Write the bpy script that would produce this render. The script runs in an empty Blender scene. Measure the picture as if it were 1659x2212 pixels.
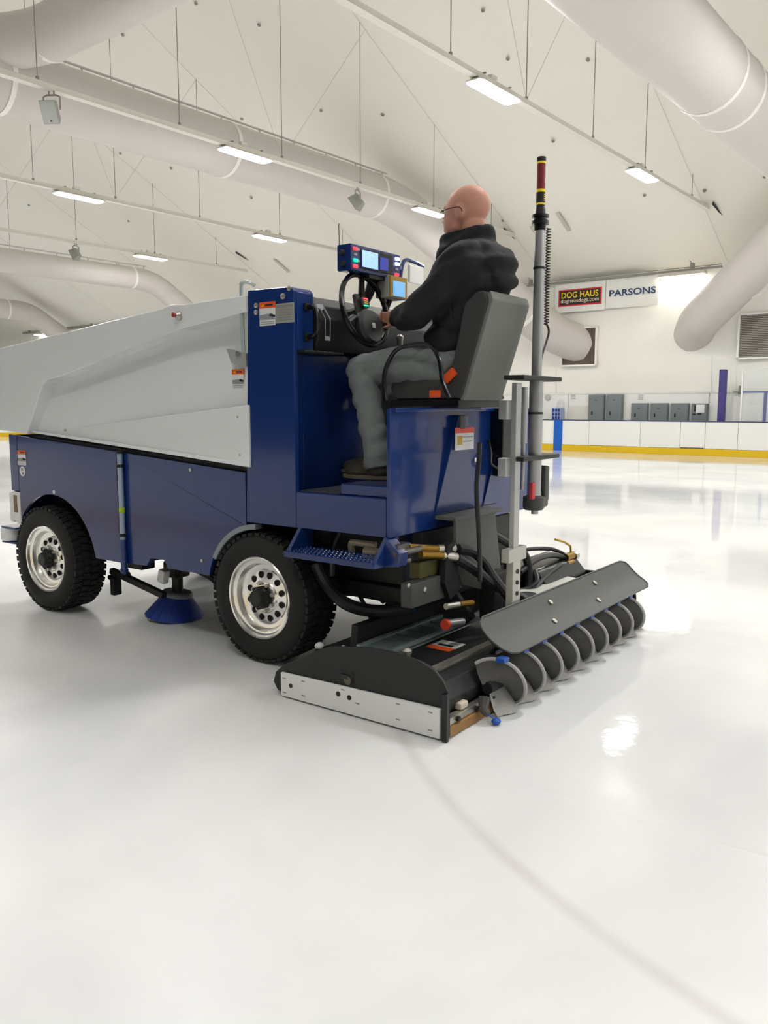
import bpy, bmesh, math, random
from math import sin, cos, pi, radians, atan, atan2, sqrt
from mathutils import Vector, Matrix, noise
random.seed(7)
S = bpy.context.scene
COL = S.collection

# ------------------------------------------------------------------ camera
PITCH = atan(229/1795.0)
cam_d = bpy.data.cameras.new('camera'); cam = bpy.data.objects.new('camera', cam_d); COL.objects.link(cam)
cam.location = (0, 0, 1.5)
cam.rotation_euler = (pi/2 - PITCH, 0, 0)
cam_d.sensor_fit = 'VERTICAL'; cam_d.sensor_height = 36.0; cam_d.lens = 1795/2212*36.0
cam_d.clip_end = 300
S.camera = cam

# ------------------------------------------------------------------ world and exposure
wd = bpy.data.worlds.new('hall_world'); S.world = wd; wd.use_nodes = True
wd.node_tree.nodes['Background'].inputs[0].default_value = (1, 1, 1, 1)
wd.node_tree.nodes['Background'].inputs[1].default_value = 0.05
S.view_settings.view_transform = 'Standard'; S.view_settings.look = 'None'
S.view_settings.gamma = 1.0; S.view_settings.use_curve_mapping = False
S.view_settings.exposure = 1.5
S.cycles.use_light_tree = False   # many equal lamps: even sampling is quicker
LAMP = 38.0                     # radiance of every lamp lens in the hall

# the hall frame: s = to the right along the far long wall, b = towards that wall, z up
HALL = -atan(1440/1809.5)
def H(a, b, z):                 # a grows to the left along the far wall
    s = -a
    return Vector((cos(HALL)*s - sin(HALL)*b, sin(HALL)*s + cos(HALL)*b, z))
# lamps of the rows behind and beside the view (same fittings, same spacing except the thinned near row)
for a in (1.9, -4.2, -10.4, -16.6, 8.0, 14.1, 20.2, 26.3, 32.4, 38.6, 44.8):
    for b in (-0.7, 6.05, 12.9, 19.8):
        if b > 12 and a > 7.5 and a < 36: continue
        if b < 0 and a not in (-10.4, 1.9, 14.1, 26.3, 38.6): continue  # unseen near row, added with every second lamp to brighten the tank side
        ld = bpy.data.lights.new('row_lamp', 'AREA'); ld.shape = 'RECTANGLE'; ld.size = 0.34; ld.size_y = 1.36
        ld.energy = LAMP*pi*0.34*1.36
        lo = bpy.data.objects.new('row_lamp', ld); COL.objects.link(lo)
        lo.location = H(a, b, 6.86); lo.rotation_euler = (0, 0, HALL)

# ------------------------------------------------------------------ helpers
def lin(c):
    def f(x):
        x /= 255.0
        return x/12.92 if x <= 0.04045 else ((x+0.055)/1.055)**2.4
    return (f(c[0]), f(c[1]), f(c[2]), 1.0)
MATS = {}
def mat(name, rgb, rough=0.5, metal=0.0, coat=0.0, var=0.06, scale=12.0, bump=0.0, bscale=60.0, emit=0.0, spec=0.5, alpha=1.0, trans=0.0, ior=1.45):
    if name in MATS: return MATS[name]
    m = bpy.data.materials.new(name); m.use_nodes = True; nt = m.node_tree; n = nt.nodes
    p = n['Principled BSDF']
    p.inputs['Roughness'].default_value = rough; p.inputs['Metallic'].default_value = metal
    p.inputs['Coat Weight'].default_value = coat; p.inputs['Coat Roughness'].default_value = 0.04
    p.inputs['Specular IOR Level'].default_value = spec; p.inputs['IOR'].default_value = ior
    p.inputs['Alpha'].default_value = alpha; p.inputs['Transmission Weight'].default_value = trans
    c = lin(rgb)
    tc = n.new('ShaderNodeTexCoord')
    nz = n.new('ShaderNodeTexNoise'); nz.inputs['Scale'].default_value = scale; nz.inputs['Detail'].default_value = 4
    nt.links.new(tc.outputs['Object'], nz.inputs['Vector'])
    mx = n.new('ShaderNodeMix'); mx.data_type = 'RGBA'
    mx.inputs[6].default_value = tuple(max(0, x*(1-var)) for x in c[:3]) + (1,)
    mx.inputs[7].default_value = tuple(min(1, x*(1+var)) for x in c[:3]) + (1,)
    nt.links.new(nz.outputs['Fac'], mx.inputs[0]); nt.links.new(mx.outputs[2], p.inputs['Base Color'])
    if bump:
        nb = n.new('ShaderNodeTexNoise'); nb.inputs['Scale'].default_value = bscale; nb.inputs['Detail'].default_value = 3
        nt.links.new(tc.outputs['Object'], nb.inputs['Vector'])
        bp = n.new('ShaderNodeBump'); bp.inputs['Strength'].default_value = bump; bp.inputs['Distance'].default_value = 0.01
        nt.links.new(nb.outputs['Fac'], bp.inputs['Height']); nt.links.new(bp.outputs['Normal'], p.inputs['Normal'])
    if emit:
        p.inputs['Emission Color'].default_value = c; p.inputs['Emission Strength'].default_value = emit
    MATS[name] = m
    return m

class MB:
    """collects shapes; build() links them as one mesh object"""
    def __init__(s, flip=False):
        s.bm = bmesh.new(); s.flip = flip; s.mi = 0; s.bev = False
    def m(s, i): s.mi = i; return s
    def add(s, verts, faces, bevel=0.0, seg=2, smooth=True):
        t = bmesh.new()
        vs = [t.verts.new(v) for v in verts]
        for f in faces:
            try: t.faces.new([vs[i] for i in f])
            except ValueError: pass
        if bevel > 0:
            s.bev = True
            bmesh.ops.recalc_face_normals(t, faces=t.faces)
            bmesh.ops.bevel(t, geom=list(t.edges), offset=bevel, segments=seg, affect='EDGES', profile=0.5, clamp_overlap=True)
        if s.flip:
            for v in t.verts: v.co.y = -v.co.y
        bmesh.ops.recalc_face_normals(t, faces=t.faces)
        for f in t.faces: f.material_index = s.mi; f.smooth = smooth
        me = bpy.data.meshes.new('tmp'); t.to_mesh(me); t.free()
        s.bm.from_mesh(me); bpy.data.meshes.remove(me)
        return s
    def box(s, x0, x1, y0, y1, z0, z1, bevel=0.0, seg=2):
        v = [(x, y, z) for x in (x0, x1) for y in (y0, y1) for z in (z0, z1)]
        return s.add(v, [(0,1,3,2), (4,6,7,5), (0,4,5,1), (2,3,7,6), (0,2,6,4), (1,5,7,3)], bevel, seg)
    def obox(s, c, ax, ay, az, hx, hy, hz, bevel=0.0):
        c = Vector(c); ax = Vector(ax).normalized(); ay = Vector(ay).normalized(); az = Vector(az).normalized()
        v = [c + ax*hx*i + ay*hy*j + az*hz*k for i in (-1,1) for j in (-1,1) for k in (-1,1)]
        return s.add(v, [(0,1,3,2), (4,6,7,5), (0,4,5,1), (2,3,7,6), (0,2,6,4), (1,5,7,3)], bevel)
    def prism(s, poly, axis, d0, d1, bevel=0.0, seg=2):
        n = len(poly)
        def P(q, d):
            return {'y': (q[0], d, q[1]), 'x': (d, q[0], q[1]), 'z': (q[0], q[1], d)}[axis]
        v = [P(q, d0) for q in poly] + [P(q, d1) for q in poly]
        f = [tuple(range(n)), tuple(range(n, 2*n))] + [(i, (i+1) % n, n+(i+1) % n, n+i) for i in range(n)]
        return s.add(v, f, bevel, seg)
    def loft(s, A, B, bevel=0.0):          # two matching polygons in space
        n = len(A)
        return s.add(list(A)+list(B), [tuple(range(n)), tuple(range(n, 2*n))] + [(i, (i+1) % n, n+(i+1) % n, n+i) for i in range(n)], bevel)
    def strip(s, rows, closed=False):       # grid of points, rows of equal length
        n = len(rows[0]); v = [p for r in rows for p in r]; f = []
        for i in range(len(rows)-1):
            for j in range(n-1 if not closed else n):
                k = (j+1) % n
                f.append((i*n+j, i*n+k, (i+1)*n+k, (i+1)*n+j))
        return s.add(v, f)
    def lathe(s, prof, o, ax, seg=32, caps=True):   # prof: (radius, height along axis)
        o = Vector(o); ax = Vector(ax).normalized()
        t = Vector((0,0,1)) if abs(ax.z) < 0.9 else Vector((1,0,0))
        e1 = ax.cross(t).normalized(); e2 = ax.cross(e1)
        rows = [[o + ax*h + (e1*cos(2*pi*k/seg) + e2*sin(2*pi*k/seg))*max(r, 1e-4) for k in range(seg)] for r, h in prof]
        n = seg; v = [p for r in rows for p in r]; f = []
        for i in range(len(rows)-1):
            for j in range(n):
                k = (j+1) % n; f.append((i*n+j, i*n+k, (i+1)*n+k, (i+1)*n+j))
        if caps:
            f.append(tuple(range(n))); f.append(tuple(range((len(rows)-1)*n, len(rows)*n)))
        return s.add(v, f)
    def cyl(s, p0, p1, r, r1=None, seg=14):
        p0 = Vector(p0); p1 = Vector(p1); d = (p1-p0).length
        return s.lathe([(r, 0), (r if r1 is None else r1, d)], p0, p1-p0, seg)
    def tube(s, pts, r, seg=8, smooth=0, closed=False, cap=True):
        P = [Vector(p) for p in pts]
        if smooth:
            Q = []
            n = len(P)
            rng = range(n if closed else n-1)
            for i in rng:
                g = lambda k: P[k % n] if closed else P[min(max(k, 0), n-1)]
                a, b, c, d = g(i-1), g(i), g(i+1), g(i+2)
                for j in range(smooth):
                    t = j/smooth
                    Q.append(0.5*((2*b) + (c-a)*t + (2*a-5*b+4*c-d)*t*t + (3*b-a-3*c+d)*t**3))
            if not closed: Q.append(P[-1])
            P = Q
        n = len(P); R = r if callable(r) else (lambda t: r)
        up = None; rows = []
        for i in range(n):
            d = (P[(i+1) % n]-P[i-1]) if closed else (P[min(i+1, n-1)]-P[max(i-1, 0)])
            d.normalize()
            if up is None:
                t0 = Vector((0,0,1)) if abs(d.z) < 0.9 else Vector((1,0,0)); up = (t0 - d*t0.dot(d)).normalized()
            else:
                up = (up - d*up.dot(d)).normalized()
            sd = d.cross(up); rr = R(i/max(1, n-1))
            rows.append([P[i] + (up*cos(2*pi*k/seg) + sd*sin(2*pi*k/seg))*rr for k in range(seg)])
        if closed: rows.append(rows[0])
        v = [p for q in rows for p in q]; f = []
        for i in range(len(rows)-1):
            for j in range(seg):
                k = (j+1) % seg; f.append((i*seg+j, i*seg+k, (i+1)*seg+k, (i+1)*seg+j))
        if cap and not closed:
            f.append(tuple(range(seg))); f.append(tuple(range((len(rows)-1)*seg, len(rows)*seg)))
        return s.add(v, f)
    def ell(s, c, rx, ry, rz, seg=16, rings=10, M=None):
        c = Vector(c); v = []; f = []
        for i in range(rings+1):
            th = pi*i/rings
            for j in range(seg):
                ph = 2*pi*j/seg
                q = Vector((rx*sin(th)*cos(ph), ry*sin(th)*sin(ph), rz*cos(th)))
                if M is not None: q = M @ q
                v.append(c+q)
        for i in range(rings):
            for j in range(seg):
                k = (j+1) % seg; f.append((i*seg+j, i*seg+k, (i+1)*seg+k, (i+1)*seg+j))
        t = bmesh.new(); vs = [t.verts.new(q) for q in v]
        for q in f: t.faces.new([vs[i] for i in q])
        bmesh.ops.remove_doubles(t, verts=t.verts, dist=1e-6)
        if s.flip:
            for q in t.verts: q.co.y = -q.co.y
        bmesh.ops.recalc_face_normals(t, faces=t.faces)
        for q in t.faces: q.material_index = s.mi; q.smooth = True
        me = bpy.data.meshes.new('tmp'); t.to_mesh(me); t.free(); s.bm.from_mesh(me); bpy.data.meshes.remove(me)
        return s
    def mesh(s, name, angle=35):
        me = bpy.data.meshes.new(name); s.bm.to_mesh(me); s.bm.free()
        me.set_sharp_from_angle(angle=radians(angle))
        return me
    def build(s, name, mats, parent=None, loc=None, rot=None, angle=35, label=None):
        me = s.mesh(name, angle)
        for q in (mats if isinstance(mats, (list, tuple)) else [mats]): me.materials.append(q)
        o = link(name, me, parent, loc, rot, label)
        if s.bev:
            wn = o.modifiers.new('weighted_normal', 'WEIGHTED_NORMAL'); wn.keep_sharp = True; wn.weight = 90
        return o
def link(name, me, parent=None, loc=None, rot=None, label=None):
    o = bpy.data.objects.new(name, me); COL.objects.link(o)
    if parent is not None: o.parent = parent
    if loc is not None: o.location = loc
    if rot is not None: o.rotation_euler = rot
    if label: o['label'] = label
    return o
def empty(name, loc=(0,0,0), rz=0.0, parent=None):
    o = bpy.data.objects.new(name, None); COL.objects.link(o); o.location = loc; o.rotation_euler = (0, 0, rz)
    o.empty_display_size = 0.1
    if parent is not None: o.parent = parent
    return o
def tag(o, label, cat, group=None):
    o['label'] = label; o['category'] = cat
    if group: o['group'] = group
    return o
def struct(o): o['kind'] = 'structure'; return o
def HE(name, a, b, z): return empty(name, H(a, b, z), HALL)      # an Empty in the hall frame
def hb(mb, name, mats, a, b, z, **k):                            # a mesh in the hall frame (local x = right along wall, y = towards wall)
    return mb.build(name, mats, loc=H(a, b, z), rot=(0, 0, HALL), **k)

# ------------------------------------------------------------------ materials
M_ceil = mat('white_membrane', (246, 243, 234), 0.62, var=0.012, scale=0.6, bump=0.05, bscale=3.0)
M_wall = mat('wall_membrane', (246, 244, 237), 0.5, var=0.015, scale=0.8, bump=0.08, bscale=2.0)
M_panelwhite = mat('white_panel', (240, 240, 237), 0.35, var=0.02)
M_board = mat('board_plastic', (243, 243, 240), 0.25, var=0.015, scale=4)
M_yellow = mat('kick_yellow', (226, 188, 22), 0.4)
M_bluestripe = mat('stripe_blue', (20, 96, 196), 0.4)
M_cap = mat('cap_rail', (62, 72, 108), 0.4)
M_duct = mat('duct_sheet', (208, 202, 198), 0.5, var=0.02, scale=2)
M_ductband = mat('duct_band', (240, 238, 234), 0.4)
M_rail = mat('rail_white', (226, 224, 214), 0.45)
M_rod = mat('rod_steel', (150, 148, 142), 0.45, 0.3)
M_cable = mat('thin_cable', (205, 200, 190), 0.5)
M_housing = mat('lamp_housing', (214, 210, 200), 0.4)
M_lens = mat('lamp_lens', (255, 253, 248), 0.4, emit=LAMP, var=0)
M_lenswall = mat('wall_lamp_lens', (255, 250, 238), 0.4, emit=LAMP*0.14, var=0)
M_spk = mat('speaker_grey', (150, 152, 146), 0.5)
M_dark = mat('dark_metal', (34, 35, 36), 0.45)
M_elec = mat('panel_grey', (122, 130, 133), 0.45)
M_paper = mat('paper_white', (238, 238, 236), 0.7)
M_ink = mat('ink_black', (30, 30, 32), 0.6)
M_greyink = mat('ink_grey', (140, 140, 142), 0.6)
# ================================================================== the hall
BW = 26.9; RIDGE = 12.0; BN = -4.0; AL, AR = 58.0, -24.0
def zc(b): return 5.75 + 0.5*(27-b) if b >= RIDGE else 5.75 + 0.5*15 - 0.5*(RIDGE-b)
# ice
ice = bpy.data.materials.new('ice'); ice.use_nodes = True
nt = ice.node_tree; N = nt.nodes; L = nt.links; P = N['Principled BSDF']
P.inputs['IOR'].default_value = 1.31; P.inputs['Specular IOR Level'].default_value = 0.5
geo = N.new('ShaderNodeNewGeometry')
nz = N.new('ShaderNodeTexNoise'); nz.inputs['Scale'].default_value = 0.5; nz.inputs['Detail'].default_value = 5; nz.inputs['Distortion'].default_value = 0.6
L.new(geo.outputs['Position'], nz.inputs['Vector'])
cr = N.new('ShaderNodeValToRGB'); e = cr.color_ramp.elements
cr.color_ramp.interpolation = 'EASE'; e[0].position = 0.2; e[0].color = lin((214, 215, 217)); e[1].position = 0.8; e[1].color = lin((246, 245, 242))
L.new(nz.outputs['Fac'], cr.inputs[0])
# faint painted ring line frozen into the ice
def vsub(a, b):
    q = N.new('ShaderNodeVectorMath'); q.operation = 'DISTANCE'; L.new(a, q.inputs[0]); q.inputs[1].default_value = b; return q.outputs['Value']
def mth(op, a, b=None, c=None):
    q = N.new('ShaderNodeMath'); q.operation = op
    for i, x in enumerate((a, b, c)):
        if x is None: continue
        if isinstance(x, (int, float)): q.inputs[i].default_value = x
        else: L.new(x, q.inputs[i])
    return q.outputs[0]
RC = (4.34, 4.43, 0.0); RR = 4.33
dd = mth('ABSOLUTE', mth('SUBTRACT', vsub(geo.outputs['Position'], RC), RR))
nl = N.new('ShaderNodeTexNoise'); nl.inputs['Scale'].default_value = 2.2; L.new(geo.outputs['Position'], nl.inputs['Vector'])
ms = N.new('ShaderNodeMapRange'); ms.inputs[1].default_value = 0.0; ms.inputs[2].default_value = 0.05; ms.inputs[3].default_value = 1.0; ms.inputs[4].default_value = 0.0
ms.interpolation_type = 'SMOOTHSTEP'; L.new(dd, ms.inputs[0])
mk = N.new('ShaderNodeMapRange'); mk.inputs[1].default_value = 1.2; mk.inputs[2].default_value = 2.6; mk.inputs[3].default_value = 1.0; mk.inputs[4].default_value = 0.0
L.new(vsub(geo.outputs['Position'], (0.5, 2.4, 0)), mk.inputs[0])
fac = mth('MULTIPLY', mth('MULTIPLY', mth('MULTIPLY', ms.outputs[0], mk.outputs[0]), 0.4), nl.outputs['Fac'])
mx = N.new('ShaderNodeMix'); mx.data_type = 'RGBA'; L.new(fac, mx.inputs[0]); L.new(cr.outputs[0], mx.inputs[6]); mx.inputs[7].default_value = lin((176, 150, 158))
L.new(mx.outputs[2], P.inputs['Base Color'])
n2 = N.new('ShaderNodeTexNoise'); n2.inputs['Scale'].default_value = 0.35; n2.inputs['Detail'].default_value = 3
L.new(geo.outputs['Position'], n2.inputs['Vector'])
def mframe(vec):
    q = N.new('ShaderNodeVectorMath'); q.operation = 'DOT_PRODUCT'; L.new(geo.outputs['Position'], q.inputs[0]); q.inputs[1].default_value = vec; return q.outputs['Value']
vv_ = mth('SUBTRACT', mframe((.5926, .8055, 0)), -.683*.5926 + 4.712*.8055); uu_ = mth('SUBTRACT', mframe((-.8055, .5926, 0)), .683*.8055 + 4.712*.5926)
def sstep(x, a, b):
    q = N.new('ShaderNodeMapRange'); q.interpolation_type = 'SMOOTHSTEP'; q.inputs[1].default_value = a; q.inputs[2].default_value = b; L.new(x, q.inputs[0]); return q.outputs[0]
wob = mth('MULTIPLY', mth('SUBTRACT', n2.outputs['Fac'], .5), .5)
wet = mth('MAXIMUM', mth('MULTIPLY', sstep(mth('ADD', vv_, wob), -.7, .0), sstep(mth('MULTIPLY', uu_, -1.0), 1.2, 1.7)), sstep(mth('ADD', vv_, wob), 1.9, 2.3))   # water film laid by the machine
mr = N.new('ShaderNodeMapRange'); mr.interpolation_type = 'SMOOTHSTEP'; mr.inputs[1].default_value = 0.15; mr.inputs[2].default_value = 0.85; mr.inputs[3].default_value = 0.295; mr.inputs[4].default_value = 0.36
L.new(n2.outputs['Fac'], mr.inputs[0])
L.new(mth('ADD', mth('MULTIPLY', mr.outputs[0], mth('SUBTRACT', 1.0, wet)), mth('MULTIPLY', wet, 0.04)), P.inputs['Roughness'])
nb = N.new('ShaderNodeTexNoise'); nb.inputs['Scale'].default_value = 9.0; nb.inputs['Detail'].default_value = 4
L.new(geo.outputs['Position'], nb.inputs['Vector'])
bp = N.new('ShaderNodeBump'); bp.inputs['Strength'].default_value = 0.035; bp.inputs['Distance'].default_value = 0.02
L.new(nb.outputs['Fac'], bp.inputs['Height']); L.new(bp.outputs['Normal'], P.inputs['Normal'])
fl = MB().box(-AL, -AR, BN, 27.2, -0.2, 0.0); struct(hb(fl, 'floor', ice, 0, 0, 0))

# roof: two membrane slopes with a slight sag between the ribs
def slope(b0, b1, nb_):
    rows = []; na = 82
    for i in range(nb_+1):
        b = b0 + (b1-b0)*i/nb_
        r = []
        for j in range(na+1):
            a = AL + (AR-AL)*j/na
            sag = 0.05*(1-abs(cos(pi*(a-1.9)/6.1)))
            r.append((-a, b, zc(b) + sag + 0.03*noise.noise((a*0.35, b*0.35, 0))))
        rows.append(r)
    return rows
ce = MB(); ce.strip(slope(RIDGE, 27.2, 20)); ce.strip(slope(BN, RIDGE, 16))
ceiling = struct(hb(ce, 'ceiling', M_ceil, 0, 0, 0, angle=60))
# ribs: cable seams running up the slope, every 6.1 m
for a in (1.9, 8.0, 14.05, 20.2, 26.3, 32.4, 38.6, 44.8):
    mb = MB(); mb.tube([(-a, b, zc(b)-0.03) for b in (26.85, 20, RIDGE+0.05)], 0.005, 6)
    mb.build('seam_cable', M_cable, ceiling)
# small anchor plates on the membrane
mb = MB(); mb.lathe([(0.05, 0), (0.05, 0.012), (0.015, 0.025), (0.015, 0.05)], (0, 0, 0), (0, -0.447, -0.894), 12)
anc = mb.mesh('anchor_plate'); anc.materials.append(M_rod)
for a, b in ((24.15, 14.76), (21.15, 14.83), (18.04, 14.89), (19.95, 18.12), (16.79, 15.91), (17.1, 18.58), (11.01, 18.68), (10.94, 17.4), (9.18, 19.26),
             (15.33, 19.21), (11.08, 21.26), (9.44, 23.66), (6.11, 19.32), (7.83, 23.84), (14.09, 23.77), (24.61, 19.03), (33.91, 18.89), (26.06, 17.99), (6.26, 23.69),
             (22.6, 20.9), (29.6, 20.7), (18.2, 21.5), (12.6, 15.6), (31.2, 22.6)):
    link('anchor_plate', anc, ceiling, (-a, b, zc(b)-0.02))
# torn patches where the rib meets the eave
for a, b, w in ((14.2, 24.3, 0.16), (26.0, 23.4, 0.2), (7.7, 24.5, 0.14)):
    mb = MB(); q = [(-w, -.1), (-.02, -.16), (w*.4, -.02), (w, .2), (w*.1, .1), (-.03, .03)]
    mb.loft([(-a+x*.55, b+y*1.6, zc(b+y*1.6)-0.045) for x, y in q], [(-a+x*.55, b+y*1.6, zc(b+y*1.6)-0.035) for x, y in q])
    mb.build('torn_patch', M_dark, ceiling)
for a, b in ((12.2, 24.2), (13.3, 24.6), (24.6, 24.3)):
    mb = MB(); mb.obox((-a, b, zc(b)-0.03), (1, 0, 0), (0, 1, -.5), (0, .5, 1), 0.06, 0.45, 0.008); mb.build('patch_strip', M_duct, ceiling)

# near boards beside the camera
b3 = struct(HE('wall_boards', 12.0, 0.16, 0))
for i in range(22):
    x0 = -28 + i*2.4
    p = MB(); p.box(x0+.006, x0+2.394, -0.06, 0, 0.2, 1.02, 0.003, 1); p.build('board_panel', M_board, b3)
p = MB(); p.box(-28, 24.8, -0.06, 0.022, 0, 0.2); p.build('kick_plate', M_yellow, b3)
p = MB(); p.box(-28, 24.8, -0.1, 0.02, 1.02, 1.05); p.build('cap_rail', M_cap, b3)

# far long wall: billowed membrane above, flat panels below
rows = []
for i in range(19):
    z = 1.9 + (5.95-1.9)*i/18
    r = []
    for j in range(165):
        a = AL + (AR-AL)*j/164
        ph = ((a-1.9) % 6.1)/6.1
        bul = 0.24*sin(pi*ph)**0.7*sin(pi*min(1, max(0, (z-1.9)/3.5))) + 0.035*noise.noise((a*0.9, z*0.8, 3))
        r.append((-a, -bul, z))
    rows.append(r)
w = MB(); w.strip(rows); w.box(-AL, -AR, 0.02, 0.25, 0, 6.0)
wall_far = struct(hb(w, 'wall_far', M_wall, 0, BW, 0, angle=60))
lw = MB()
for a0, a1 in ((AL, 47.0), (47.0, 34.0), (34.0, 21.0), (21.0, 13.17), (13.17, 8.38), (8.36, 5.0), (5.0, -8.0), (-8.0, AR)):
    p = MB(); p.box(-a0+.01, -a1-.01, -0.05, 0.02, 0, 1.91, 0.004, 1); p.build('wall_panel', M_panelwhite, wall_far)
p = MB(); p.box(-AL, -AR, -0.075, -0.045, 1.905, 1.945); p.build('ledge', M_panelwhite, wall_far)
for a in (15.4, 13.66, 8.35, 7.6):
    p = MB(); p.box(-a-.012, -a+.012, -0.06, 0.0, 1.94, 4.7); p.build('batten', M_panelwhite, wall_far)
# other walls
w = MB(); w.box(-AL, -AR, -0.2, 0, 0, 5.3); struct(hb(w, 'wall_near', mat('lobby_dark', (52, 52, 55), .6), 0, BN, 0))
w = MB(); w.box(-AL, -AR, BN, 0.16, 0.0, 0.012); struct(hb(w, 'floor_lobby', mat('rubber_floor', (40, 40, 42), .8), 0, 0, 0))
for nm, a in (('wall_left', AL), ('wall_right', AR)):
    w = MB(); w.prism([(BN, 0), (27.2, 0), (27.2, zc(27.2)), (RIDGE, zc(RIDGE)), (BN, zc(BN))], 'x', -0.1, 0.1); struct(hb(w, nm, M_wall, a, 0, 0))

# rink boards
bd = HE('rink_boards', 12.0, 25.85, 0); tag(bd, 'white rink boards with yellow kick strip and dark cap rail along far wall', 'rink boards')
seams = [40, 37.6, 35.2, 32.8, 30.4, 28, 25.6, 23.2, 20.8, 18.4, 16.0, 13.6, 11.9, 10.15, 8.88, 8.13, 7.18, 6.0, 3.6, 1.2, -1.2, -3.6, -6, -8.4, -10.8, -14]
for i in range(len(seams)-1):
    a0, a1 = seams[i], seams[i+1]
    p = MB(); p.box(12-a0+.006, 12-a1-.006, 0, 0.06, 0.21, 1.02, 0.003, 1); p.build('board_panel', M_board, bd)
p = MB(); p.box(12-40, 26, -0.022, 0.06, 0.0, 0.2, 0.006, 1); p.build('kick_plate', M_yellow, bd)
p = MB(); p.box(12-40, 26, -0.02, 0.1, 1.02, 1.05, 0.006, 1); p.build('cap_rail', M_cap, bd)
p = MB(); p.box(12-13.17, 12-12.86, -0.028, -0.002, 0.0, 1.03); p.build('blue_stripe', M_bluestripe, bd)
p = MB(); p.box(12-8.86, 12-8.15, -0.006, 0.0, 0.215, 0.235); p.build('gate_sill', M_dark, bd)
b2 = HE('rink_boards', 40.0, 12.0, 0); tag(b2, 'white end boards of the rink seen far left past the machine', 'rink boards')
for i in range(10):
    y0 = -11.6 + i*2.54
    p = MB(); p.box(-0.06, 0, y0+.006, y0+2.534, 0.2, 1.02, 0.003, 1); p.build('board_panel', M_board, b2)
p = MB(); p.box(-0.06, 0.022, -11.6, 13.8, 0, 0.2); p.build('kick_plate', M_yellow, b2)
p = MB(); p.box(-0.1, 0.02, -11.6, 13.8, 1.02, 1.05); p.build('cap_rail', M_cap, b2)

# ------------------------------------------------------------------ light rails with hanger rods
def light_rail(a, b0, b1, rods, lab, brace=(), z=7.0):
    r = HE('light_rail', a, b1, z); tag(r, lab, 'light rail', 'overhead light rails')
    p = MB(); p.box(-0.05, 0.05, b0-b1, 0, -0.05, 0.05, 0.008, 1); p.box(-0.075, 0.075, b0-b1, 0, -0.06, -0.045)
    p.build('rail', M_rail, r)
    for b in rods:
        p = MB(); p.cyl((0, b-b1, 0.04), (0, b-b1, zc(b)-z-0.02), 0.0095, seg=6); p.lathe([(0.03, 0), (0.03, 0.07)], (0, b-b1, 0.04), (0, 0, 1), 8)
        p.build('hanger_rod', M_rod, r)
    for b, ta, tb in brace:
        p = MB(); p.cyl((0, b-b1, 0.05), (-(ta-a), tb-b1, zc(tb)-z-0.03), 0.005, seg=5); p.build('brace_cable', M_cable, r)
    return r
light_rail(7.95, 5.0, 24.5, (8.9, 11.7, 14.17, 17.02, 19.9, 23.2), 'light rail closest to the right ductwork, running to the top right', ((14.17, 7.9, 16.9), (14.17, 7.9, 11.2)))
light_rail(14.05, 3.0, 24.4, (8.1, 11.1, 13.95, 16.7, 19.9, 23.0), 'light rail carrying two grey speakers in front of the long duct', ((13.95, 14.05, 16.9), (13.95, 14.05, 11.0)))
light_rail(20.2, 6.0, 24.3, (8.5, 11.4, 13.74, 16.6, 19.9, 23.0), 'light rail passing behind the blue control box, third from right', ((13.74, 20.2, 16.6), (13.74, 20.2, 11.2)))
light_rail(26.2, 9.0, 23.9, (10.6, 13.2, 16.23, 19.4, 22.3), 'light rail carrying one grey speaker above the distant duct', ((13.2, 26.2, 16.0),))
light_rail(33.2, 11.0, 24.0, (14.0, 17.6, 22.6), 'farthest light rail at left, partly behind the distant duct')

# ------------------------------------------------------------------ lamps
def lamp(a, b, lab, z=7.0):
    r = HE('ceiling_light', a, b, z); tag(r, lab, 'ceiling light', 'LED ceiling lights on the rails')
    out = [(-.17, -.60), (-.12, -.68), (.12, -.68), (.17, -.60), (.17, .60), (.12, .68), (-.12, .68), (-.17, .60)]
    p = MB(); p.loft([(x, y, -0.10) for x, y in out], [(x*.55, y*.9, -0.06) for x, y in out]); p.loft([(x*1.06, y*1.02, -0.125) for x, y in out], [(x*1.06, y*1.02, -0.10) for x, y in out]); p.build('housing', M_housing, r)
    p = MB(); p.loft([(x*.97, y*.97, -0.126) for x, y in out], [(x*.8, y*.92, -0.15) for x, y in out]); p.build('diffuser', M_lens, r)
    for y in (-0.42, 0.42):
        p = MB(); p.box(-.03, .03, y-.02, y+.02, -.075, .06); p.box(-.085, .085, y-.02, y+.02, .05, .065); p.build('bracket', M_rod, r)
    p = MB(); p.box(-.05, .05, -.16, .02, .055, .13, 0.01, 1); p.build('junction_box', M_rail, r)
lamp(7.95, 13.05, 'large glowing ceiling light at upper right, nearest on its rail')
lamp(7.95, 19.75, 'glowing ceiling light on the right rail, beyond the sensor mast')
lamp(14.05, 12.85, 'glowing ceiling light between the two speakers on one rail')
lamp(14.05, 19.7, 'glowing ceiling light just left of the driver face')
lamp(20.2, 12.65, 'glowing ceiling light at left, on the third rail from right')
lamp(20.2, 19.45, 'glowing ceiling light left of the blue control box, behind it')
lamp(26.2, 19.2, 'small glowing ceiling light above the end of the distant duct')
lamp(33.2, 19.1, 'small glowing ceiling light below the distant duct at far left')

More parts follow.
